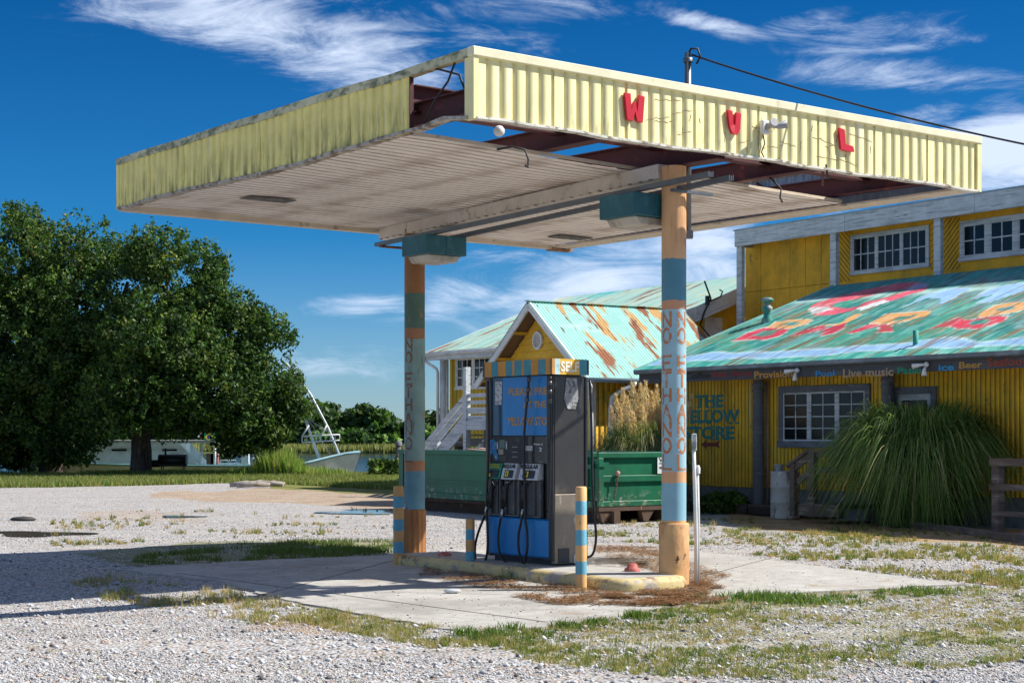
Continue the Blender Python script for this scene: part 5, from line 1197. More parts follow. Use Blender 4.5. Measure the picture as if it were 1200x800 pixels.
for x_ in (.05, 1.0): q = MB(); q.prism([(x_, D0-.09), (x_+.3, D0-.09), (x_+.16, .02), (x_+.06, .02)], .0, .12); q.build('foot', RSTY, dump)
box('latch_plate', .0, .22, -.06, -.036, 1.02, 1.1, GRD, dump); box('latch_plate', -.07, -.048, .05, .3, .98, 1.06, GRD, dump)
MB().sphere((.42, -.05, .9), .045).build('chain_hook', mat('pink_rust', (.5, .25, .2)), dump)
for k in range(9): MB().tube([(.42-.01*k+.015*math.cos(a_), -.05+(.012*math.sin(a_) if k % 2 else 0), .86-k*.05+.028*math.sin(a_)) for a_ in [i*math.pi/4 for i in range(9)]], .007, 5, cap=False).build('chain_link', RSTY, dump)
for k in range(7): MB().tube([(.0+.015*math.cos(a_), -.06, .78-k*.055+.028*math.sin(a_)) for a_ in [i*math.pi/4 for i in range(9)]], .007, 5, cap=False).build('chain_link', RSTY, dump)
box('waste_sign', 1.36, 1.80, -.024, -.016, .88, 1.19, mat('sign_white', (.75, .75, .73)), dump)
def dtx(s, x, z, w, h, m): text('lettering', s, m, dump, w=w, h=h, bold=.03, ext=.0015, M=Matrix.Translation((x, -.027, z)) @ Matrix.Rotation(R(90), 4, 'X'))
dtx('W', 1.39, 1.095, .16, .075, mat('sign_green', (.005, .12, .05), var=0)); dtx('M', 1.56, 1.095, .13, .075, mat('sign_gold', (.8, .6, .02), var=0)); dtx('WASTE MANAGEMENT', 1.40, 1.055, .34, .022, MATS['grade_ink']); dtx('800.284.2451', 1.40, .97, .34, .04, MATS['grade_ink']); dtx('LANDFILL', 1.48, .905, .18, .02, MATS['grade_ink'])
# boards thrown in, showing above the rim
for k in range(16):
    y_ = random.uniform(.8, 6.5); x_ = random.uniform(.3, 1.6); ln = random.uniform(.5, 1.4); a_ = random.uniform(1.1, 1.9)
    MB().beam((x_, y_, 1.18+random.uniform(-.02, .1)), (x_+ln*math.cos(a_)*.5, min(y_+ln*math.sin(a_), 6.9), 1.18+random.uniform(.0, .12)), .12, .03).build('scrap_board', mat('scrap_wood', (.5, .33, .26), [((.3, .2, .17), (3, 3, 3), .5, .65)]), dump)
q = MB(); q.box(.07, DW-.07, .12, DL-.08, D0+.1, 1.12); q.build('rubbish_fill', mat('rubbish', (.2, .15, .12), [((.45, .3, .25), (5, 5, 5), .5, .6)]), dump)

# ------------------------------------------------------------------ drum, wooden rails, small things by the store
p = G(920, 607)
dr = thing('steel_drum', 'dented pale drum with faded pink side in front of the store', 'drum', p, 0)
DRM = mat('drum_paint', (.50, .50, .48), [((.62, .28, .27), (2.6, 2.6, .4), .50, .54), ((.2, .18, .18), (6, 6, 3), .56, .64), ((.72, .74, .74), (7, 7, 7), .6, .7), ((.35, .55, .5), (5, 5, 5), .66, .70)], rough=.7)
rd = .275; MB().lathe([(rd, 0), (rd+.008, .02), (rd, .04), (rd, .29), (rd+.012, .31), (rd, .33), (rd, .58), (rd+.012, .60), (rd, .62), (rd, .87), (rd+.01, .89), (rd-.005, .90), (rd-.02, .875), (.001, .872)], 28).build('drum_body', DRM, dr)
MB().lathe([(.085, .87), (.085, 1.0), (.095, 1.01), (.095, 1.03), (.001, 1.03)], 14, -.12, 0).build('spout', mat('drum_spout', (.4, .42, .45), rough=.4, metal=.4), dr)
WOODR = mat('weathered_brown_wood', (.13, .10, .085), [((.26, .22, .19), (2, 2, 12), .5, .66), ((.05, .04, .035), (3, 3, 14), .58, .7)], rough=.9)
WF = Frame(*BF.w(0, -1.6).xy, ang=BF.a)
rl = thing('ramp_railing', 'brown weathered wooden ramp railing between the drum and the tall grass', 'railing', WF.o, WF.a)
hh = lambda px, py: WF.hit(px, py, y=0)
def rb(name, a, b, w, h_, par, fr=None):
    f_ = fr or hh; MB().beam(f_(*a), f_(*b), w, h_).build(name, WOODR, par)
P1 = hh(953, 560); box('rail_post', P1.x-.09, P1.x+.07, -.06, .06, .1, hh(953, 526).z, WOODR, rl, .006)
P2 = hh(930, 560); box('rail_post', P2.x-.06, P2.x+.06, -.05, .05, .1, hh(930, 540).z, WOODR, rl, .006)
rb('handrail', (950, 527), (924, 546), .14, .05, rl); rb('rail_board', (950, 532), (929, 549), .04, .14, rl); rb('rail_board', (950, 552), (935, 564), .04, .12, rl)
rb('handrail', (955, 528), (985, 527), .14, .05, rl); rb('rail_board', (957, 531), (985, 530.5), .04, .14, rl); rb('rail_board', (957, 551), (985, 551), .04, .10, rl)
x0_, x1_ = hh(938, 580).x, hh(985, 580).x; box('ramp_edge', x0_, x1_, -.05, .05, .12, .34, WOODR, rl); box('ramp_deck', x0_, x1_, .055, 1.5, .26, .32, WOODR, rl)
W2 = Frame(*BF.w(0, -2.0).xy, ang=BF.a); h2 = lambda px, py: W2.hit(px, py, y=0)
r2 = thing('patio_railing', 'brown wooden rail fence to the right of the big grass clump', 'railing', W2.o, W2.a)
for (pa, pb, w) in (((1160, 541), (1230, 549), .12), ((1160, 570), (1230, 577), .10), ((1165, 601), (1230, 607), .08)):
    A, B = h2(*pa), h2(*pb); B.z = A.z; box('rail_board', A.x, B.x+2., -.02, .02, A.z-w/2, A.z+w/2, WOODR, r2)
for px in (1165, 1290): A = h2(px, 580); box('rail_post', A.x-.07, A.x+.07, .022, .16, -.1, 1.22, WOODR, r2)
A = G(1030, 612); B = G(1195, 636)
tag(MB().beam(A+Vector((0, .0, .05)), B+Vector((0, 0, .06)), .14, .12).build('landscape_timber', WOODR), 'dark landscape timber lying on the ground below the tall grass', 'timber')
for (px, py, hgt, label) in ((974, 590, .95, 'short grey stump post at the left edge of the tall grass'), (1128, 606, 1.0, 'short grey stump post half hidden inside the tall grass')):
    p = G(px, py); tag(MB().lathe([(.11, -.05), (.105, hgt-.02), (.09, hgt), (.001, hgt)], 12).build('stump_post', GREYW, loc=p), label, 'post', 'stump posts in the grass')
p = G(898, 597); fl = thing('marker_flag', 'small pink marker flag on a wire by the foundation', 'flag', p, 0)
MB().tube([(0, 0, 0), (0, 0, .42)], .006, 5).build('wire_stem', WIRE, fl); q = MB(); q.prism([(-.1, .42), (.09, .40), (.07, .18), (-.02, .2)], 0, .006); q.build('flag_cloth', mat('pink_cloth', (.75, .25, .25)), fl)
p = G(530, 696); tag(MB().sphere((0, 0, .02), .07, 8, sq=(1.3, .8, .35)).build('crumpled_cup', WHITE, loc=p+Vector((0, 0, .015))), 'crumpled white cup lying on the concrete left of the pump', 'litter')
p = GF.hit(708, 500, x=.6)
bt = thing('water_jug', 'clear bluish jug standing by the tackle shop door behind the dumpster', 'jug', GF.w(.6, .3, 0), 0)
MB().lathe([(.11, 1.35), (.12, 1.5), (.12, 1.75), (.05, 1.88), (.04, 2.0), (.001, 2.0)], 14).build('bottle', mat('jug_blue', (.3, .42, .5), rough=.15), bt); box('stand', -.2, .2, -.2, .2, 0, 1.345, WOODR, bt)
# ------------------------------------------------------------------ leaves and blades
def leaf_mat(name, cols, trans=.3, rough=.55):
    """leaf colours varied leaf by leaf through a vertex colour"""
    return mat(name, (1,1,1), rough=rough, var=0, attr='Col', trans=trans, spec=.3)
LEAF = leaf_mat('leaves', None); GRASSM = leaf_mat('grass_blades', None, .35, .6)
def leaf_cloud(name, centres, radii, per, size, cols, seed, parent=None, flat=.0, wts=None, shell=.55, squash=.8, droop=0.):
    """leaf faces in clumps: centres (n,3), radii (n,), per leaves in each; colours picked clump by clump and leaf by leaf"""
    r_ = np.random.default_rng(seed); n = len(centres); N_ = n*per
    d = r_.normal(size=(n, per, 3)); d /= np.linalg.norm(d, axis=2, keepdims=True)
    rad = radii[:, None, None]*(shell+(1-shell)*r_.random((n, per, 1))**.6)*r_.uniform(.75, 1.15, (n, per, 1)); d[..., 2] *= squash
    P = (centres[:, None]+d*rad).reshape(-1, 3)
    nrm = d.reshape(-1, 3)*.7+r_.normal(size=(N_, 3))*.75+np.array([0, 0, .35]); nrm /= np.linalg.norm(nrm, axis=1, keepdims=True)
    a = np.cross(nrm, r_.normal(size=(N_, 3))); a /= np.linalg.norm(a, axis=1, keepdims=True); b = np.cross(nrm, a)
    s = size*r_.uniform(.55, 1.35, (N_, 1)); a = a*s; b = b*s*.55; a[:, 2] -= droop*s[:, 0]
    V = np.stack([P-a, P-b*.9+a*.1, P+a, P+b], 1).reshape(-1, 3)
    Fc = np.arange(N_*4).reshape(-1, 4)
    c = np.array(cols); ci = r_.choice(len(c), n, p=wts); cc = np.repeat(c[ci], per, 0); mixr = r_.random(N_) < .3; cc[mixr] = c[r_.choice(len(c), mixr.sum(), p=wts)]
    cc = cc*r_.uniform(.7, 1.3, (N_, 1)); me = np_mesh(name, V, Fc, (LEAF,)); vcol(me, np.repeat(cc, 4, 0)); return link(name, me, parent)
BARK = mat('bark', (.07, .055, .045), [((.14, .12, .10), (5, 5, 1.2), .52, .66), ((.025, .02, .016), (8, 8, 1.5), .5, .65)], rough=.95, bump=(12, .8))
def limb_chain(q, a, b, r0, r1, seed, n=7, wob=.25, sag=0.):
    r_ = random.Random(seed); a, b = Vector(a), Vector(b); pts = []; L_ = (b-a).length
    for k in range(n+1):
        t = k/n; w = math.sin(t*math.pi)*wob*L_*.25; pts.append(a.lerp(b, t)+Vector((r_.uniform(-w, w), r_.uniform(-w, w), r_.uniform(-w, w)*.5+sag*math.sin(t*math.pi))))
    q.tube(pts, [r0+(r1-r0)*k/n for k in range(n+1)], 8, cap=False); return pts
def oak(px, Y, lobes, label, seed, cols, wts, nclump=420, per=110, trunk_r=.42, lean=0., tree_y=None, leafs=.17, crad=(.55, 1.05), skirt=538, gap_px=(0, 0)):
    """lobes: (px, py, radius in photo px, depth offset m): crown masses traced from the photo at the tree's own distance"""
    x0 = (px-600)*Y/F; gz_ = float(ground_z(x0, Y)); t = thing('oak_tree', label, 'tree', (x0, Y, gz_), 0, 'live oaks by the water')
    r_ = np.random.default_rng(seed); L = []
    for (lx, ly, lr, dy) in lobes:
        yy = Y+dy; L.append(((lx-px)*Y/F, dy, EYE+(HZ-ly)*Y/F-gz_, lr*Y/F))
    L = np.array(L); vol = L[:, 3]**2.0; pick = r_.choice(len(L), nclump, p=vol/vol.sum())
    d = r_.normal(size=(nclump, 3)); d /= np.linalg.norm(d, axis=1, keepdims=True); rr = (.45+.55*r_.random((nclump, 1))**.45); d[:, 2] *= .92
    cen = L[pick, :3]+d*rr*L[pick, 3:4]*.88; keep = vnoise(cen[:, 0]+cen[:, 2]*.7, cen[:, 2]*1.3-cen[:, 1]*.4, .5, seed, 2) > .41; cen = cen[keep]; nclump_ = len(cen); gap = (cen[:, 0] > (gap_px[0]-px)*Y/F) & (cen[:, 0] < (gap_px[1]-px)*Y/F); low = np.where(gap, (HZ-500)*Y/F, (HZ-skirt)*Y/F)+EYE-gz_; cen[:, 2] = np.where(cen[:, 2] < low, low+r_.random(nclump_)*2.0, cen[:, 2])
    rad = r_.uniform(crad[0], crad[1], nclump_)
    leaf_cloud('crown', cen, rad, per, leafs, cols, seed+1, t, wts=wts, shell=.35, squash=.75)
    # sprays of twigs standing out of the crown's outline
    m_ = nclump; pk = r_.choice(len(L), m_, p=vol/vol.sum()); d = r_.normal(size=(m_, 3)); d /= np.linalg.norm(d, axis=1, keepdims=True); d[:, 2] = np.where(r_.random(m_) < .6, abs(d[:, 2]), d[:, 2])
    c2 = L[pk, :3]+d*L[pk, 3:4]*r_.uniform(.95, 1.17, (m_, 1)); ok = c2[:, 2] > float(np.mean(low)); c2 = c2[ok]
    leaf_cloud('twig_sprays', c2, r_.uniform(.14, .34, len(c2)), 26, leafs*.85, [tuple(np.array(c_)*1.25) for c_ in cols], seed+3, t, wts=wts, shell=.1, squash=1.1)
    q = MB(); top = Vector((lean, 0, 3.2)); limb_chain(q, (0, 0, -.2), top, trunk_r*1.25, trunk_r*.8, seed, 6, .12)
    q.build('trunk', BARK, t)
    for i, (a, b, c, r0) in enumerate(L):
        tgt = Vector((a, b, max(c, 2.2))); q = MB(); pts = limb_chain(q, top-Vector((0, 0, .5+.25*(i % 3))), tgt, trunk_r*.5, .07, seed+i, 8, .35)
        for j in range(4):
            e = pts[4+j]; v_ = Vector(r_.normal(size=3)); v_.z = abs(v_.z)*.6; v_.normalize(); limb_chain(q, e, e+v_*r0*.75, .08, .02, seed*7+i*5+j, 5, .4)
        q.build('branch', BARK, t)
    return t
OC = [(.036, .082, .017), (.055, .108, .020), (.018, .046, .012), (.095, .150, .028), (.15, .18, .035)]; OW = [.33, .27, .2, .14, .06]
oak(60, 66, [(10, 330, 80, 0), (85, 320, 62, -1), (120, 370, 75, -1.5), (30, 420, 95, -1), (110, 450, 70, -2), (50, 500, 62, -1.5), (-60, 380, 110, 1), (20, 275, 34, 0), (150, 330, 42, 0), (-40, 480, 90, 0), (60, 515, 40, -2), (100, 520, 28, -2), (15, 520, 34, -2)],
    'dark live oak with a broad low crown at the left edge of the lot', 21, OC, OW, nclump=1700, per=78, trunk_r=.4, leafs=.088, crad=(.32, .72))
oak(163, 63, [(200, 320, 46, 0), (180, 300, 34, 0), (225, 350, 48, -.5), (270, 395, 50, 0), (310, 400, 32, 0), (205, 420, 68, -1.5), (260, 460, 58, -1), (310, 455, 42, 0), (335, 478, 24, 0), (170, 480, 60, -1.5), (215, 480, 34, -1.5), (290, 500, 38, -.5), (345, 480, 14, 0), (275, 520, 16, -.5), (320, 505, 22, -.5), (100, 440, 50, 1), (110, 500, 34, 0), (240, 310, 24, 0), (150, 400, 50, 0)],
    'dark live oak with thick dark trunk, its crown spreading right over the white boat', 22, OC, OW, nclump=1700, per=78, trunk_r=.36, lean=.2, leafs=.088, crad=(.32, .72), skirt=530, gap_px=(140, 262))
# low shrubbery under the left oak
def bush(px, py, wpx, hpx, label, seed, cols, Y=None, n=26, per=90, size=.12, name='bush', cat='bush', group=None, rad=(.25, .5)):
    p = G(px, py); Y = p.y; sc = Y/F; r_ = np.random.default_rng(seed); t = thing(name, label, cat, (p.x, p.y, float(ground_z(p.x, p.y))), 0, group)
    c = np.stack([r_.uniform(-.5, .5, n)*wpx*sc, r_.uniform(-.35, .35, n)*wpx*sc*.6, r_.random(n)**.8*hpx*sc*.8], 1); rd_ = r_.uniform(*rad, n)*hpx*sc*.8
    leaf_cloud('foliage', c, rd_, per, size, cols, seed, t, shell=.3); q = MB()
    for k in range(5): q.tube([(0, 0, -.05), tuple(c[k]*.5), tuple(c[k])], [.02, .014, .006], 5, cap=False)
    q.build('stems', BARK, t); return t
BR = [(.07, .14, .02), (.10, .18, .03), (.045, .09, .02), (.14, .2, .04)]
bush(8, 556, 60, 55, 'dark shrub at the far left edge under the oak', 31, OC[:4]); bush(92, 553, 40, 30, 'dense low shrub between the left oak and the trunk of the next', 32, OC[:4], n=20); bush(205, 553, 120, 16, 'low dark undergrowth along the hull of the white boat', 33, OC[:3], n=40, rad=(.5, .9))
bush(847, 601, 46, 26, 'bright green weedy bush at the foot of the yellow wall', 34, BR, size=.05, n=34, per=130)
bush(452, 560, 30, 24, 'pale green leafy bush by the water left of the dumpster', 35, [(.14, .22, .04), (.2, .28, .06), (.09, .15, .03)], size=.09, n=24); bush(488, 558, 30, 30, 'young green shrub behind the left column', 36, [(.12, .2, .04), (.18, .26, .06)], size=.09, n=20)

# far bank trees, each one its own
FC = [(.035, .075, .02), (.055, .11, .022), (.09, .15, .03), (.025, .055, .02)]
FL = ['round dark tree on the far bank', 'bright green tree on the far bank', 'broad mid green tree on the far bank']
def far_tree(px, top, w, Y, seed, tone, label):
    x = (px-600)*Y/F; h_ = (HZ-top)*Y/F+EYE-.3; r_ = np.random.default_rng(seed); t = thing('far_tree', label, 'tree', (x, Y, -.5), 0, 'trees on the far bank of the lake')
    wd = w*Y/F/2; n = 60; th = r_.uniform(0, 6.28, n); u = r_.random(n)**.5; zc = h_*(.06+.88*r_.random(n)); prof_ = np.sqrt(np.clip(1-((zc/h_-.5)/.55)**2, .08, 1))
    c = np.stack([np.cos(th)*u*wd*prof_, np.sin(th)*u*wd*.7*prof_, zc], 1); cols = [tuple(np.array(c_)*tone) for c_ in FC]
    leaf_cloud('crown', c, r_.uniform(.16, .30, n)*wd+.5, 60, .55, cols, seed, t, shell=.4); MB().tube([(0, 0, -.5), (.2, 0, h_*.6)], [.35, .15], 6).build('trunk', BARK, t)
ft = [(368, 480, 36, .8, 'dark round tree on the far bank right behind the boat rigging'), (392, 484, 28, 1.5, 'bright green tree on the far bank, just right of the boat rigging'), (410, 473, 32, 1.0, 'tall dark headed tree on the far bank, left of the tallest'),
      (430, 469, 34, .85, 'tallest tree of the far bank, its top above the line'), (448, 476, 28, 1.3, 'mid green tree on the far bank between the tallest tree and the left column'), (464, 488, 22, 1.0, 'tree on the far bank half hidden by the left column'),
      (502, 476, 38, .8, 'dark tree on the far bank between left column and white stair'), (384, 503, 30, 1.7, 'low yellow green tree at the water, furthest left on the far bank'), (414, 500, 30, 1.2, 'low broad green tree at the far waterline below the tall ones'), (445, 504, 28, 1.6, 'low bright green tree at the far waterline beside the left column'),
      (506, 497, 26, 1.9, 'bright green bushy tree between the left column and the stair rail')]
for i, (a, b, c, tone, lb) in enumerate(ft): far_tree(a, b, c*1.35, 227-(i > 6)*4+(i*3) % 4, 100+i, tone*1.15, lb)
r_ = np.random.default_rng(77); n = 330; x_ = r_.uniform(-75, -25, n); c = np.stack([x_, 232+r_.uniform(-4, 6, n), .3+r_.random(n)*(4.2+1.5*np.sin(x_*.4))], 1)
leaf_cloud('far_wood', c, r_.uniform(.9, 1.9, n), 60, .5, FC, 78, None, shell=.4)['kind'] = 'stuff'
# reeds at the far waterline and weeds along the near shore
def blades(name, X, Y, Z, h0, h1, w, cols, seed, lean=.35, parent=None, seg=2, wind=(0, 0), kind='stuff', wts=None, mat_=None, curve=1.6):
    """curved grass blades, each a strip that bends over"""
    r_ = np.random.default_rng(seed); n = len(X); h_ = r_.uniform(.55, 1.15, n)*h0 if h1 is None else r_.uniform(h0, h1, n); a = r_.uniform(0, 6.28, n); le = r_.uniform(.1, 1, n)*lean*h_
    dx, dy = np.cos(a)*le+wind[0]*h_, np.sin(a)*le+wind[1]*h_; wx, wy = -np.sin(a)*w/2, np.cos(a)*w/2
    wa = r_.uniform(0, 6.28, n); wx, wy = np.cos(wa)*w/2, np.sin(wa)*w/2; V = []
    for k in range(seg+1):
        t = k/seg; f_ = 1-t**1.5; cx = X+dx*t**curve; cy = Y+dy*t**curve; cz = Z+h_*t*(1-.18*t*lean)
        if k == seg: V.append(np.stack([cx, cy, cz], 1))
        else: V += [np.stack([cx-wx*f_, cy-wy*f_, cz], 1), np.stack([cx+wx*f_, cy+wy*f_, cz], 1)]
    m = len(V); V = np.stack(V, 1).reshape(-1, 3); base = np.arange(n)*m; tris = []
    for k in range(seg):
        if k < seg-1: tris += [(2*k, 2*k+1, 2*k+3), (2*k, 2*k+3, 2*k+2)]
        else: tris += [(2*k, 2*k+1, 2*k+2)]
    Fc = (np.array(tris)[None]+base[:, None, None]).reshape(-1, 3)
    c = np.array(cols); cc = (c if h1 is None else c[r_.choice(len(c), n, p=wts)])*r_.uniform(.75, 1.25, (n, 1)); me = np_mesh(name, V, Fc, (mat_ or GRASSM,)); vcol(me, np.repeat(cc, m, 0))
    o = link(name, me, parent)
    if kind: o['kind'] = kind
    return o
def clumped(a, b, r_, s=.03, lo=.5, seed=1): return vnoise(a, b*3, s, seed, 4) > lo
def metric_pick(n, poly, seed, thr=.5, sc=1.2, pw=1.5):
    """ground spots in a photo polygon, gathered in tufts; thinner where the noise is low"""
    X, Y = scatter_px(n, poly, seed=seed); r_ = np.random.default_rng(seed+5); v = vnoise(X, Y, sc, seed, 4); k = v+r_.normal(0, .03, len(X)) > thr; return X[k], Y[k]
GG = [(.18, .21, .045), (.26, .26, .08), (.36, .31, .13), (.10, .16, .03)]; DRY = [(.42, .34, .16), (.30, .26, .09), (.22, .22, .06), (.48, .40, .22)]
X, Y = metric_pick(15000, [(160, 652), (260, 638), (330, 634), (462, 634), (470, 654), (300, 656), (150, 662)], 42, .50, 2.6)
k = ~in_slab(X, Y); X, Y = X[k], Y[k]; blades('weedy_grass', X, Y, ground_z(X, Y), .03, .10, .010, [(.08, .14, .03), (.13, .18, .04), (.2, .2, .07)], 2, .6)
X, Y = scatter_px(70000, [(-20, 572), (300, 566), (470, 574), (470, 552), (-20, 556)], seed=48); k = Y < 65.5; X, Y = X[k], Y[k]; blades('lawn_grass', X, Y, ground_z(X, Y), .08, .25, .035, [(.16, .21, .05), (.24, .26, .08), (.34, .30, .12), (.11, .18, .04)], 8, .6)
X, Y = scatter_px(2600, [(455, 548), (520, 552), (520, 596), (470, 588)], seed=53); blades('lawn_grass', X, Y, ground_z(X, Y), .1, .3, .035, [(.2, .3, .06), (.28, .34, .1)], 9, .6)
# tall weeds on the shore by the boat
r_ = np.random.default_rng(50); X = r_.uniform(-16.5, -6.6, 12000); Y = r_.uniform(61.5, 64.5, 12000); k = vnoise(X, Y, .5, 3, 3) > .45; X, Y = X[k], Y[k]
blades('shore_weeds', X, Y, ground_z(X, Y), .10, .34, .05, [(.12, .2, .03), (.2, .27, .06), (.3, .3, .1), (.08, .14, .03)], 51, .4)
X = r_.normal(-8.9, .85, 5200); Y = r_.uniform(61.5, 64, 5200); hs = .35+1.15*np.exp(-((X+8.9)/.8)**2)
for q_ in range(3): k = (hs > .35+.38*q_) & (hs <= .75+.38*q_ if q_ < 2 else True); blades('shore_weeds', X[k], Y[k], ground_z(X[k], Y[k]), .2+.25*q_, .5+.38*q_, .05, [(.20, .32, .05), (.32, .38, .09), (.40, .38, .15), (.12, .22, .04)], 52+q_, .4)
X = r_.uniform(-75, 60, 30000); Y = 219+r_.uniform(-2.5, 5, 30000); blades('far_reeds', X, Y, -.8+0*X, .6, 1.5, .35, [(.26, .28, .10), (.18, .2, .07), (.36, .34, .16)], 53, .2)
# single weed tufts growing in the concrete and kerb, and the twigs of litter
X, Y = scatter_px(420, [(600, 690), (680, 694), (660, 676), (590, 672)], seed=61); r_ = np.random.default_rng(62)
p = G(612, 679); X = p.x+r_.normal(0, .11, 200); Y = p.y+r_.normal(0, .06, 200); o = blades('kerb_weed', X, Y, 0*X+.0, .08, .26, .006, [(.1, .18, .03), (.16, .26, .05)], 63, .9); 
for (px, py, s_, n_, h_) in ((545, 744, .05, 90, .10), (568, 746, .09, 160, .10), (600, 738, .05, 80, .09), (660, 735, .06, 90, .09), (700, 731, .05, 80, .09), (745, 724, .05, 160, .10), (890, 702, .22, 520, .12), (940, 706, .25, 450, .10), (1085, 695, .2, 260, .10), (330, 648, .2, 300, .12), (420, 646, .3, 600, .12)):
    p = G(px, py); X = p.x+r_.normal(0, s_, n_); Y = p.y+r_.normal(0, s_*.8, n_); blades('weed_tuft', X, Y, ground_z(X, Y)+.01, h_*.4, h_, .012, [(.07, .15, .025), (.10, .18, .035), (.18, .22, .06)], int(px), .9)
def tufts(poly, n, seed, h0, h1, cols, w=.006, thr=.5, sc=1.2, per=(6, 26), rad=(.015, .07), lean=.8, name='weed_tufts'):
    """tufts: blades fanning from shared roots, each tuft with its own size, height and dryness"""
    X, Y = metric_pick(n, poly, seed, thr, sc); k = ~in_slab(X, Y); X, Y = X[k], Y[k]; r_ = np.random.default_rng(seed+2); m = len(X)
    cnt = r_.integers(per[0], per[1], m); sz = r_.random(m)**2; rr_ = rad[0]+(rad[1]-rad[0])*sz; hh_ = (h0+(h1-h0)*sz)*r_.uniform(.7, 1.3, m); ci = r_.choice(len(cols), m)
    T = np.repeat(np.arange(m), cnt); a = r_.uniform(0, 6.28, len(T)); d = np.sqrt(r_.random(len(T)))*rr_[T]; x, y = X[T]+np.cos(a)*d, Y[T]+np.sin(a)*d
    blades(name, x, y, ground_z(x, y), hh_[T], None, w, np.array(cols)[ci][T], seed, lean)
def straw(name, polys, n, seed, zoff=.016, on_slab=True):
    for i, poly in enumerate(polys):
        X, Y = scatter_px(n, poly, seed=seed+i); r_ = np.random.default_rng(seed); k = vnoise(X, Y, 3.5, seed, 3)+r_.normal(0, .05, len(X)) > .40; X, Y = X[k], Y[k]; m = len(X)
        a = r_.uniform(0, 6.28, m); L_ = r_.uniform(.02, .07, m); w = .0022+.002*r_.random(m); dx, dy = np.cos(a)*L_, np.sin(a)*L_; Z = np.full(m, zoff)+r_.random(m)*.02
        V = np.stack([np.stack([X-dx-dy/L_*w, Y-dy+dx/L_*w, Z], 1), np.stack([X-dx+dy/L_*w, Y-dy-dx/L_*w, Z], 1), np.stack([X+dx+dy/L_*w, Y+dy-dx/L_*w, Z+.012], 1), np.stack([X+dx-dy/L_*w, Y+dy+dx/L_*w, Z+.012], 1)], 1).reshape(-1, 3)
        c = np.array([(.34, .16, .07), (.22, .10, .045), (.45, .27, .14), (.12, .07, .04)])[r_.integers(0, 4, m)]; me = np_mesh(name, V, np.arange(m*4).reshape(-1, 4), (GRASSM,)); vcol(me, np.repeat(c, 4, 0)); link(name, me)['kind'] = 'stuff'
MIXC = [(.12, .17, .035), (.22, .23, .06), (.34, .29, .12), (.40, .32, .17), (.17, .20, .045)]; DRC = [(.42, .34, .18), (.34, .27, .10), (.22, .22, .06), (.46, .33, .18)]
tufts([(560, 742), (700, 716), (800, 702), (900, 692), (1210, 686), (1210, 770), (1000, 795), (760, 788), (620, 775)], 3900, 141, .015, .075, MIXC, thr=.47, sc=1.0)
tufts([(560, 742), (800, 702), (900, 692), (1210, 686), (1210, 740), (900, 750), (620, 765)], 2000, 142, .012, .05, DRC, thr=.42, sc=1.6)
tufts([(530, 744), (640, 738), (760, 718), (800, 704), (900, 690), (1125, 686), (1125, 696), (900, 712), (770, 740), (640, 758), (550, 756)], 850, 143, .025, .08, [(.08, .14, .03), (.12, .17, .04), (.2, .22, .07)], thr=.52, sc=2.4, w=.009)
tufts([(290, 704), (380, 704), (560, 742), (600, 750), (560, 768), (420, 744), (300, 718)], 1150, 144, .015, .08, MIXC[1:]+DRC[:1], thr=.46, sc=1.8)
tufts([(80, 680), (130, 676), (260, 690), (330, 706), (420, 720), (440, 740), (290, 730), (120, 702)], 800, 145, .02, .13, DRC, thr=.52, sc=1.6)
tufts([(60, 600), (460, 596), (470, 632), (330, 628), (60, 640)], 1100, 146, .03, .13, DRC+MIXC[:1], thr=.56, sc=.8, w=.011)
tufts([(820, 604), (960, 612), (1210, 634), (1210, 690), (1000, 668), (820, 640), (680, 632), (690, 612)], 3800, 147, .02, .11, DRC+MIXC[:2], thr=.50, sc=.8, w=.010)
tufts([(-20, 700), (1220, 700), (1220, 812), (-20, 812)], 900, 148, .01, .04, DRC, thr=.56, sc=2.5, per=(3, 10))
straw('pine_straw', [[(600, 700), (690, 694), (780, 698), (860, 700), (840, 709), (760, 712), (650, 710)], [(700, 700), (820, 682), (850, 690), (790, 712)]], 6000, 71)
straw('pine_straw', [[(500, 664), (600, 678), (700, 692), (700, 698), (560, 690), (490, 676)]], 3500, 72)
straw('pine_straw', [[(695, 653), (770, 655), (772, 666), (700, 664)]], 3000, 73, .145)
straw('pine_straw', [[(700, 652), (770, 650), (858, 676), (820, 690)]], 3500, 74)

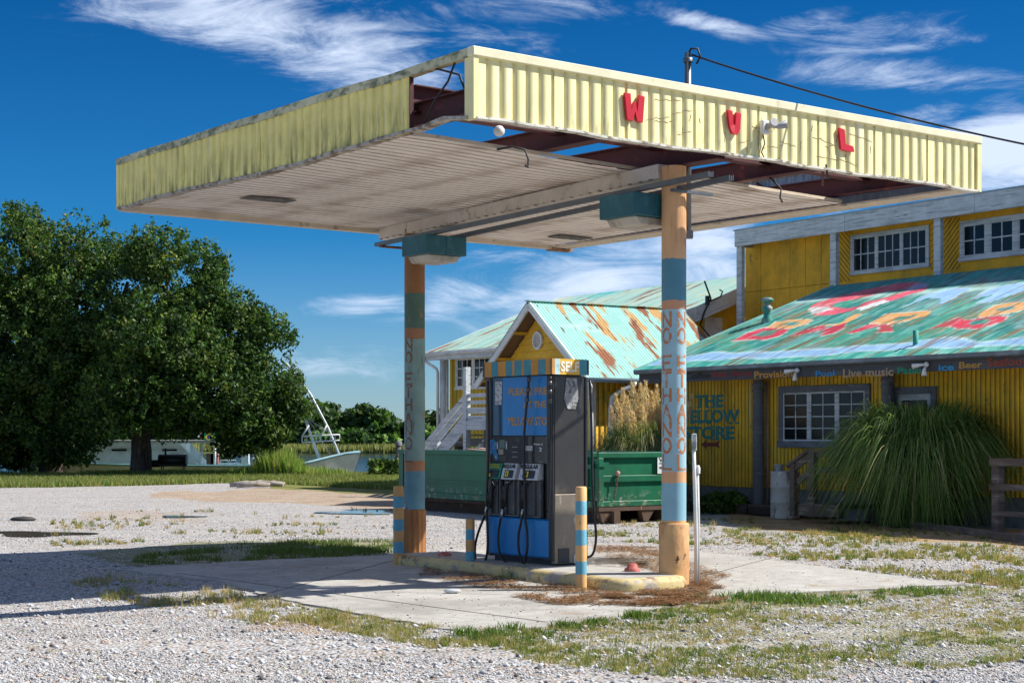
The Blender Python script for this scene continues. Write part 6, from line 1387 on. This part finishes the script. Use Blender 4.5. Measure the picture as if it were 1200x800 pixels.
# ------------------------------------------------------------------ big grass clumps
def grass_clump(px, py, rad, hgt, spread, n, cols, label, name, seed, wts=None, plumes=(), w=.022, dome=True):
    p = G(px, py); t = thing(name, label, 'ornamental grass', (p.x, p.y, float(ground_z(p.x, p.y))))
    r_ = np.random.default_rng(seed); a = r_.uniform(0, 6.28, n); rb_ = rad*np.sqrt(r_.random(n)); bx, by = np.cos(a)*rb_, np.sin(a)*rb_
    tw = r_.random(14)*6.28; e = r_.random(n)**.75*(1+.13*np.sin(3*a+1)+.08*np.sin(7*a+2)); out = spread*(.10+1.0*e)*r_.uniform(.8, 1.1, n); H_ = hgt*(1.02-.34*e**1.5)*r_.uniform(.80, 1.06, n); bend = .50+.42*e*r_.uniform(.8, 1.1, n) if dome else .50+.16*e
    ang = a+r_.normal(0, .4, n); seg = 9; V = []
    broken = r_.random(n) < .08; H_ = np.where(broken, H_*.55, H_); bend = np.where(broken, 1.0, bend); ph = r_.uniform(0, 6.28, n); am = r_.uniform(0, .09, n)
    wa = ang+math.pi/2+r_.normal(0, .5, n); wx, wy = np.cos(wa)*w/2, np.sin(wa)*w/2
    for k in range(seg+1):
        s = k/seg; rr = out*s**1.25; ang = ang+am*np.sin(ph+s*5)*.35; z = H_*np.sin(math.pi*np.clip(s*bend, 0, 1)); cx, cy = bx+np.cos(ang)*rr, by+np.sin(ang)*rr; f_ = (1-s**2.2)*.9+.1; z = np.maximum(z, .02)
        V += [np.stack([cx-wx*f_, cy-wy*f_, z], 1), np.stack([cx+wx*f_, cy+wy*f_, z], 1)]
    m = len(V); V = np.stack(V, 1).reshape(-1, 3); q4 = np.array([(2*k, 2*k+1, 2*k+3, 2*k+2) for k in range(seg)]); Fc = (q4[None]+(np.arange(n)*m)[:, None, None]).reshape(-1, 4)
    c = np.array(cols); cc = c[r_.choice(len(c), n, p=wts)]*r_.uniform(.7, 1.3, (n, 1)); me = np_mesh('blades', V, Fc, (GRASSM,), smooth=True); vcol(me, np.repeat(cc, m, 0)); link('blades', me, t)['kind'] = 'stuff'
    for i, (ppx, ppy, hpx, lean) in enumerate(plumes):
        top = AT(ppx, ppy, p.y+r_.uniform(-.5, .5)); tp = Vector((top.x-p.x, top.y-p.y, top.z)); b0 = Vector((r_.uniform(-.3, .3), r_.uniform(-.3, .3), 0)); L0 = hpx*p.y/F
        mid = b0.lerp(tp, .55)+Vector((0, 0, .1)); q = MB(); q.tube([b0, mid, tp-Vector((0, 0, L0*.5)), tp], [.008, .008, .006, .003], 5, cap=False)
        stem = q.build('plume_stem', mat('plume_stem', (.4, .3, .15)), t); k_ = 520; s = r_.random(k_); rr = (.085*np.sin(math.pi*np.clip(s*.88+.1, 0, 1))+.012)*r_.random(k_)**.5*L0/.75; th = r_.uniform(0, 6.28, k_)
        X_ = tp.x-(tp.x-mid.x)*(1-s)*.25+np.cos(th)*rr; Y_ = tp.y+np.sin(th)*rr; Z_ = tp.z-L0*(1-s); cl = [(.72, .55, .38), (.62, .42, .26), (.80, .66, .48), (.66, .45, .34)]
        blades('plume', X_, Y_, Z_, L0*.05, L0*.14, .014, cl, seed+i, .9, stem, kind=None)
    return t
grass_clump(1078, 616, .7, 2.1, 1.5, 7800, [(.11, .20, .04), (.19, .29, .07), (.05, .10, .02), (.30, .36, .13), (.42, .36, .18)], 'huge green fountain grass clump in front of the yellow store', 'fountain_grass', 81, wts=[.3, .25, .25, .13, .07], w=.020)
PL = [(722, 462, 40, 0), (730, 455, 42, 0), (741, 449, 46, 0), (751, 450, 46, 0), (757, 447, 44, 0), (764, 459, 44, 0), (770, 452, 46, 0), (735, 465, 46, 0), (746, 462, 46, 0), (760, 468, 46, 0), (778, 462, 44, 0), (727, 478, 40, 0), (753, 475, 46, 0), (772, 478, 44, 0), (742, 482, 36, 0), (811, 462, 30, 0), (784, 470, 40, 0), (766, 486, 40, 0), (716, 476, 28, 0)]
p_ = grass_clump(752, 601, .5, 1.85, .95, 3600, [(.10, .16, .045), (.15, .2, .06), (.22, .22, .1), (.3, .25, .13)], 'pampas grass with tall tan plumes behind the dumpster', 'pampas_grass', 91, plumes=PL, w=.018)

# ------------------------------------------------------------------ boat, second bow, smoker, logs
def loft(q, secs, mi=0, smooth=True):
    n = len(secs[0]); vs = [v for s in secs for v in s]; q.add(vs, [(i*n+k, i*n+k+1, (i+1)*n+k+1, (i+1)*n+k) for i in range(len(secs)-1) for k in range(n-1)], mi, smooth)
BY = 67.6; BOF = Frame((150-600)*BY/F, BY, 0)                 # local x to the right in the photo
hb = lambda px, py, y=0: BOF.hit(px, py, y=y)
boat = thing('fishing_boat', 'long white fishing boat with cabin and tall rigging moored behind the oaks', 'boat', (BOF.o.x, BY, 0))
BW = mat('boat_white', (.72, .74, .74), [((.42, .42, .38), (1.5, 1.5, 3), .56, .72), ((.35, .2, .12), (3, 3, 1), .68, .75)], rough=.5)
xs0, xs1 = hb(85, 550).x, hb(407, 545).x; secs = []
for k in range(25):
    t = k/24; x = xs0+(xs1-xs0)*t; bow = smooth01(np.array(t), .78, 1.0); half = float(1.9*(1-.92*bow**1.6)*(.75+.25*min(1, t*5))); sheer = float(.42+.55*smooth01(np.array(t), .80, 1.)+.12*(1-t)**3); keel = -1.2
    z = [sheer, sheer-.10, sheer-.12, -.3, keel]; yy = [half+.05, half+.05, half, half*.9, half*.35]
    secs.append([(x+.25*bow*(z_+1.2), -y_, z_) for y_, z_ in zip(yy, z)]+[(x+.25*bow*(z_+1.2), y_, z_) for y_, z_ in zip(yy[::-1], z[::-1])])
q = MB(); loft(q, secs); q.build('hull', BW, boat)
q = MB(); n = len(secs[0]); q.add([s[0] for s in secs]+[s[-1] for s in secs], [(k, k+1, 25+k+1, 25+k) for k in range(24)]); dk_ = q.build('deck', mat('boat_deck', (.25, .42, .5)), boat); dk_.location.z = -.12
q = MB(); q.tube([Vector(s[0])+Vector((0, -.02, -.06)) for s in secs], .035, 6); q.build('rub_rail', mat('rub_teal', (.15, .35, .42)), boat)
# cabin
c0, c1 = hb(96, 510).x, hb(243, 510).x; ch = hb(150, 516).z
q = MB(); q.box(c0, c1-.9, -1.2, 1.2, .3, ch-.1); q.build('cabin', BW, boat)
for ya_ in (-1.19, 1.1): q = MB(); q.prism([(c1-.9, .3), (c1-.05, .3), (c1-.9, ch-.1)], ya_, ya_+.06); q.build('wing_panel', BW, boat)
box('cabin_roof', c0-.2, c1+.55, -1.4, 1.4, ch-.1, ch+.02, BW, boat)
for x in np.linspace(c0+.5, c1-1.6, 4): box('cabin_window', x, x+.6, -1.23, -1.201, .95, ch-.35, GLASS, boat)
for px in (243, 258): 
    a = hb(px, 540); MB().tube([(a.x, -1.2, .3), (a.x, -1.2, ch-.1)], .05, 6).build('stanchion', BW, boat)
for (a, b, r0) in (((241, 514), (241, 500), .035), ((258, 519), (256, 492), .045), ((241, 500), (256, 490), .035), ((155, 513), (162, 500), .05), ((232, 512), (246, 494), .03)):
    A, B = hb(*a, y=-.6), hb(*b, y=-.6); MB().tube([A, B], r0, 6).build('mast', BW, boat)
# flag: green with yellow diamond and blue disc
fz0, fz1 = hb(250, 519).z, hb(250, 505).z; fx0, fx1 = hb(243, 512).x, hb(255, 512).x
fg = MB(); fg.prism([(fx0, fz1), (fx1, fz1-.02), (fx1, fz0), (fx0, fz0+.02)], -.70, -.68); fg = fg.build('flag', mat('flag_green', (.01, .25, .12)), boat)
cx_, cz_ = (fx0+fx1)/2, (fz0+fz1)/2; q = MB(); q.prism([(cx_-.19, cz_), (cx_, cz_+.18), (cx_+.19, cz_), (cx_, cz_-.18)], -.706, -.702); q.build('flag_diamond', mat('flag_yellow', (.75, .6, .05)), fg)
q = MB(); q.prism([(cx_+.09*math.cos(a), cz_+.09*math.sin(a)) for a in np.linspace(0, 2*math.pi, 13)[:-1]], -.712, -.708); q.build('flag_disc', mat('flag_blue', (.02, .08, .3)), fg)
# deck rails, frames and gear
def rod(name, pts, r0=.03, y=-1.0, m=None):
    MB().tube([hb(a, b, y=y) for a, b in pts], r0, 6).build(name, m or BW, boat)
rod('deck_rail', [(258, 550), (258, 539), (277, 539), (277, 550)]); rod('deck_rail', [(283, 550), (283, 536)]); rod('deck_rail', [(296, 536), (309, 549)], .04); rod('deck_rail', [(300, 535), (314, 549)], .04); rod('deck_rail', [(277, 548), (320, 548)], .03)
for (px, m) in ((247, (.15, .09, .07)), (252, (.3, .12, .1)), (288, (.6, .62, .6))):
    a = hb(px, 547, y=-.9); box('deck_gear', a.x-.14, a.x+.14, -1.1, -.8, .3, .85, mat('gear_%d' % px, m), boat)
rod('rig_mast', [(375, 541), (357.5, 490)], .055, 0); rod('rig_mast', [(401, 541), (385, 502), (364, 462), (335, 425)], .05, 0)
for dy in (-.35, .35):
    rod('rig_rail', [(354, 511), (398, 509)], .035, dy); rod('rig_rail', [(354, 518), (398, 515.5)], .035, dy)
for k in range(9): x_ = 354+k*5.5; rod('rig_rung', [(x_, 510.8-.2*k), (x_, 518-.3*k)], .02, -.35)
rod('rig_brace', [(354, 511), (362, 498)], .035, -.35); rod('rig_brace', [(376, 511), (383, 498)], .035, -.35); rod('rig_wire', [(360, 490), (383, 505)], .012, 0); rod('rig_wire', [(356, 492), (378, 540)], .012, 0); rod('rig_wire', [(362, 492), (392, 541)], .012, 0); rod('winch_post', [(388, 541), (388, 525)], .04, 0, mat('rust_post', (.25, .14, .08)))
# second boat, only its bow in sight
b2 = thing('small_boat', 'bow of a pale boat showing behind the trunk of the left oak', 'boat', ((20-600)*68/F, 68, 0)); B2 = Frame(b2.location.x, 68, 0); g2 = lambda px, py: B2.hit(px, py, y=0)
q = MB(); secs = []
for k in range(9):
    t = k/8; x = g2(24+62*t, 540).x; half = .15+1.1*t**.7; z1_ = g2(30, 527).z-.35*t; secs.append([(x, -half, z1_), (x, -half*.8, .1), (x, -.2, -1.1), (x, .2, -1.1), (x, half*.8, .1), (x, half, z1_)])
loft(q, secs); q.build('hull', BW, b2); q = MB(); q.add([s[0] for s in secs]+[s[-1] for s in secs], [(k, k+1, 9+k+1, 9+k) for k in range(8)]); q.build('deck', BW, b2); MB().tube([g2(45, 531), g2(45, 519)], .12, 8).build('bitt', BW, b2); MB().tube([g2(28, 540), g2(20, 524)], .05, 6).build('pulpit', BW, b2)
# smoker grill
p = G(203, 558); sm = thing('barrel_smoker', 'black barrel smoker on legs in front of the white boat', 'grill', p); s_ = p.y/F
MB().tube([(-.55, 0, .62), (.52, 0, .62)], .23, 16).build('barrel', mat('smoker_black', (.015, .015, .015), rough=.5), sm); MB().tube([(-.85, 0, .5), (-.52, 0, .5)], .14, 12).build('firebox', MATS['smoker_black'], sm)
for x in (-.42, .42):
    for y in (-.17, .17): MB().tube([(x, y, 0), (x, y, .45)], .022, 5).build('leg', MATS['smoker_black'], sm)
MB().tube([(-.3, 0, .8), (-.3, 0, 1.08)], .04, 8).build('chimney', MATS['smoker_black'], sm); MB().tube([(-.1, 0, .85), (-.1, 0, .9), (.2, 0, .9), (.2, 0, .85)], .015, 6).build('handle', CHROME, sm); box('shelf', -.5, .45, -.42, -.2, .45, .48, MATS['smoker_black'], sm)
# logs of the old fire ring
r_ = random.Random(5)
for i in range(5):
    p = G(289+i*8, 570.5+r_.uniform(-.8, .8)); l = r_.uniform(.25, .6); a = r_.uniform(-.5, .5)
    tag(MB().tube([(-l*math.cos(a), -l*math.sin(a), .08), (0, 0, .12), (l*math.cos(a), l*math.sin(a), .09)], [.07, .09, .06], 8).build('driftwood_log', mat('grey_log', (.35, .31, .27), [((.15, .12, .1), (4, 4, 4), .5, .65)], rough=.95), loc=p), 'weathered log of the low heap by the lake, %s' % ['its left end piece', 'second from the left', 'the middle one', 'second from the right', 'its right end piece'][i], 'log', 'logs heaped on the grass')
p = G(27, 610)
tag(MB().sphere((0, 0, .03), .16, 8, sq=(1.6, 1, .35)).build('dark_clod', mat('clod', (.05, .045, .04)), loc=p), 'dark clod lying on the white gravel at left', 'clod')
# wooden post with a cap by the water, seen left of the left column
p = G(467, 560); pp = thing('mooring_post', 'short dark mooring post by the water just left of the left column', 'post', p); MB().tube([(0, 0, -.3), (0, 0, 1.2)], .1, 8).build('pile', WOODR, pp); MB().lathe([(.13, 1.2), (.13, 1.36), (.001, 1.38)], 8).build('cap', GREYW, pp)
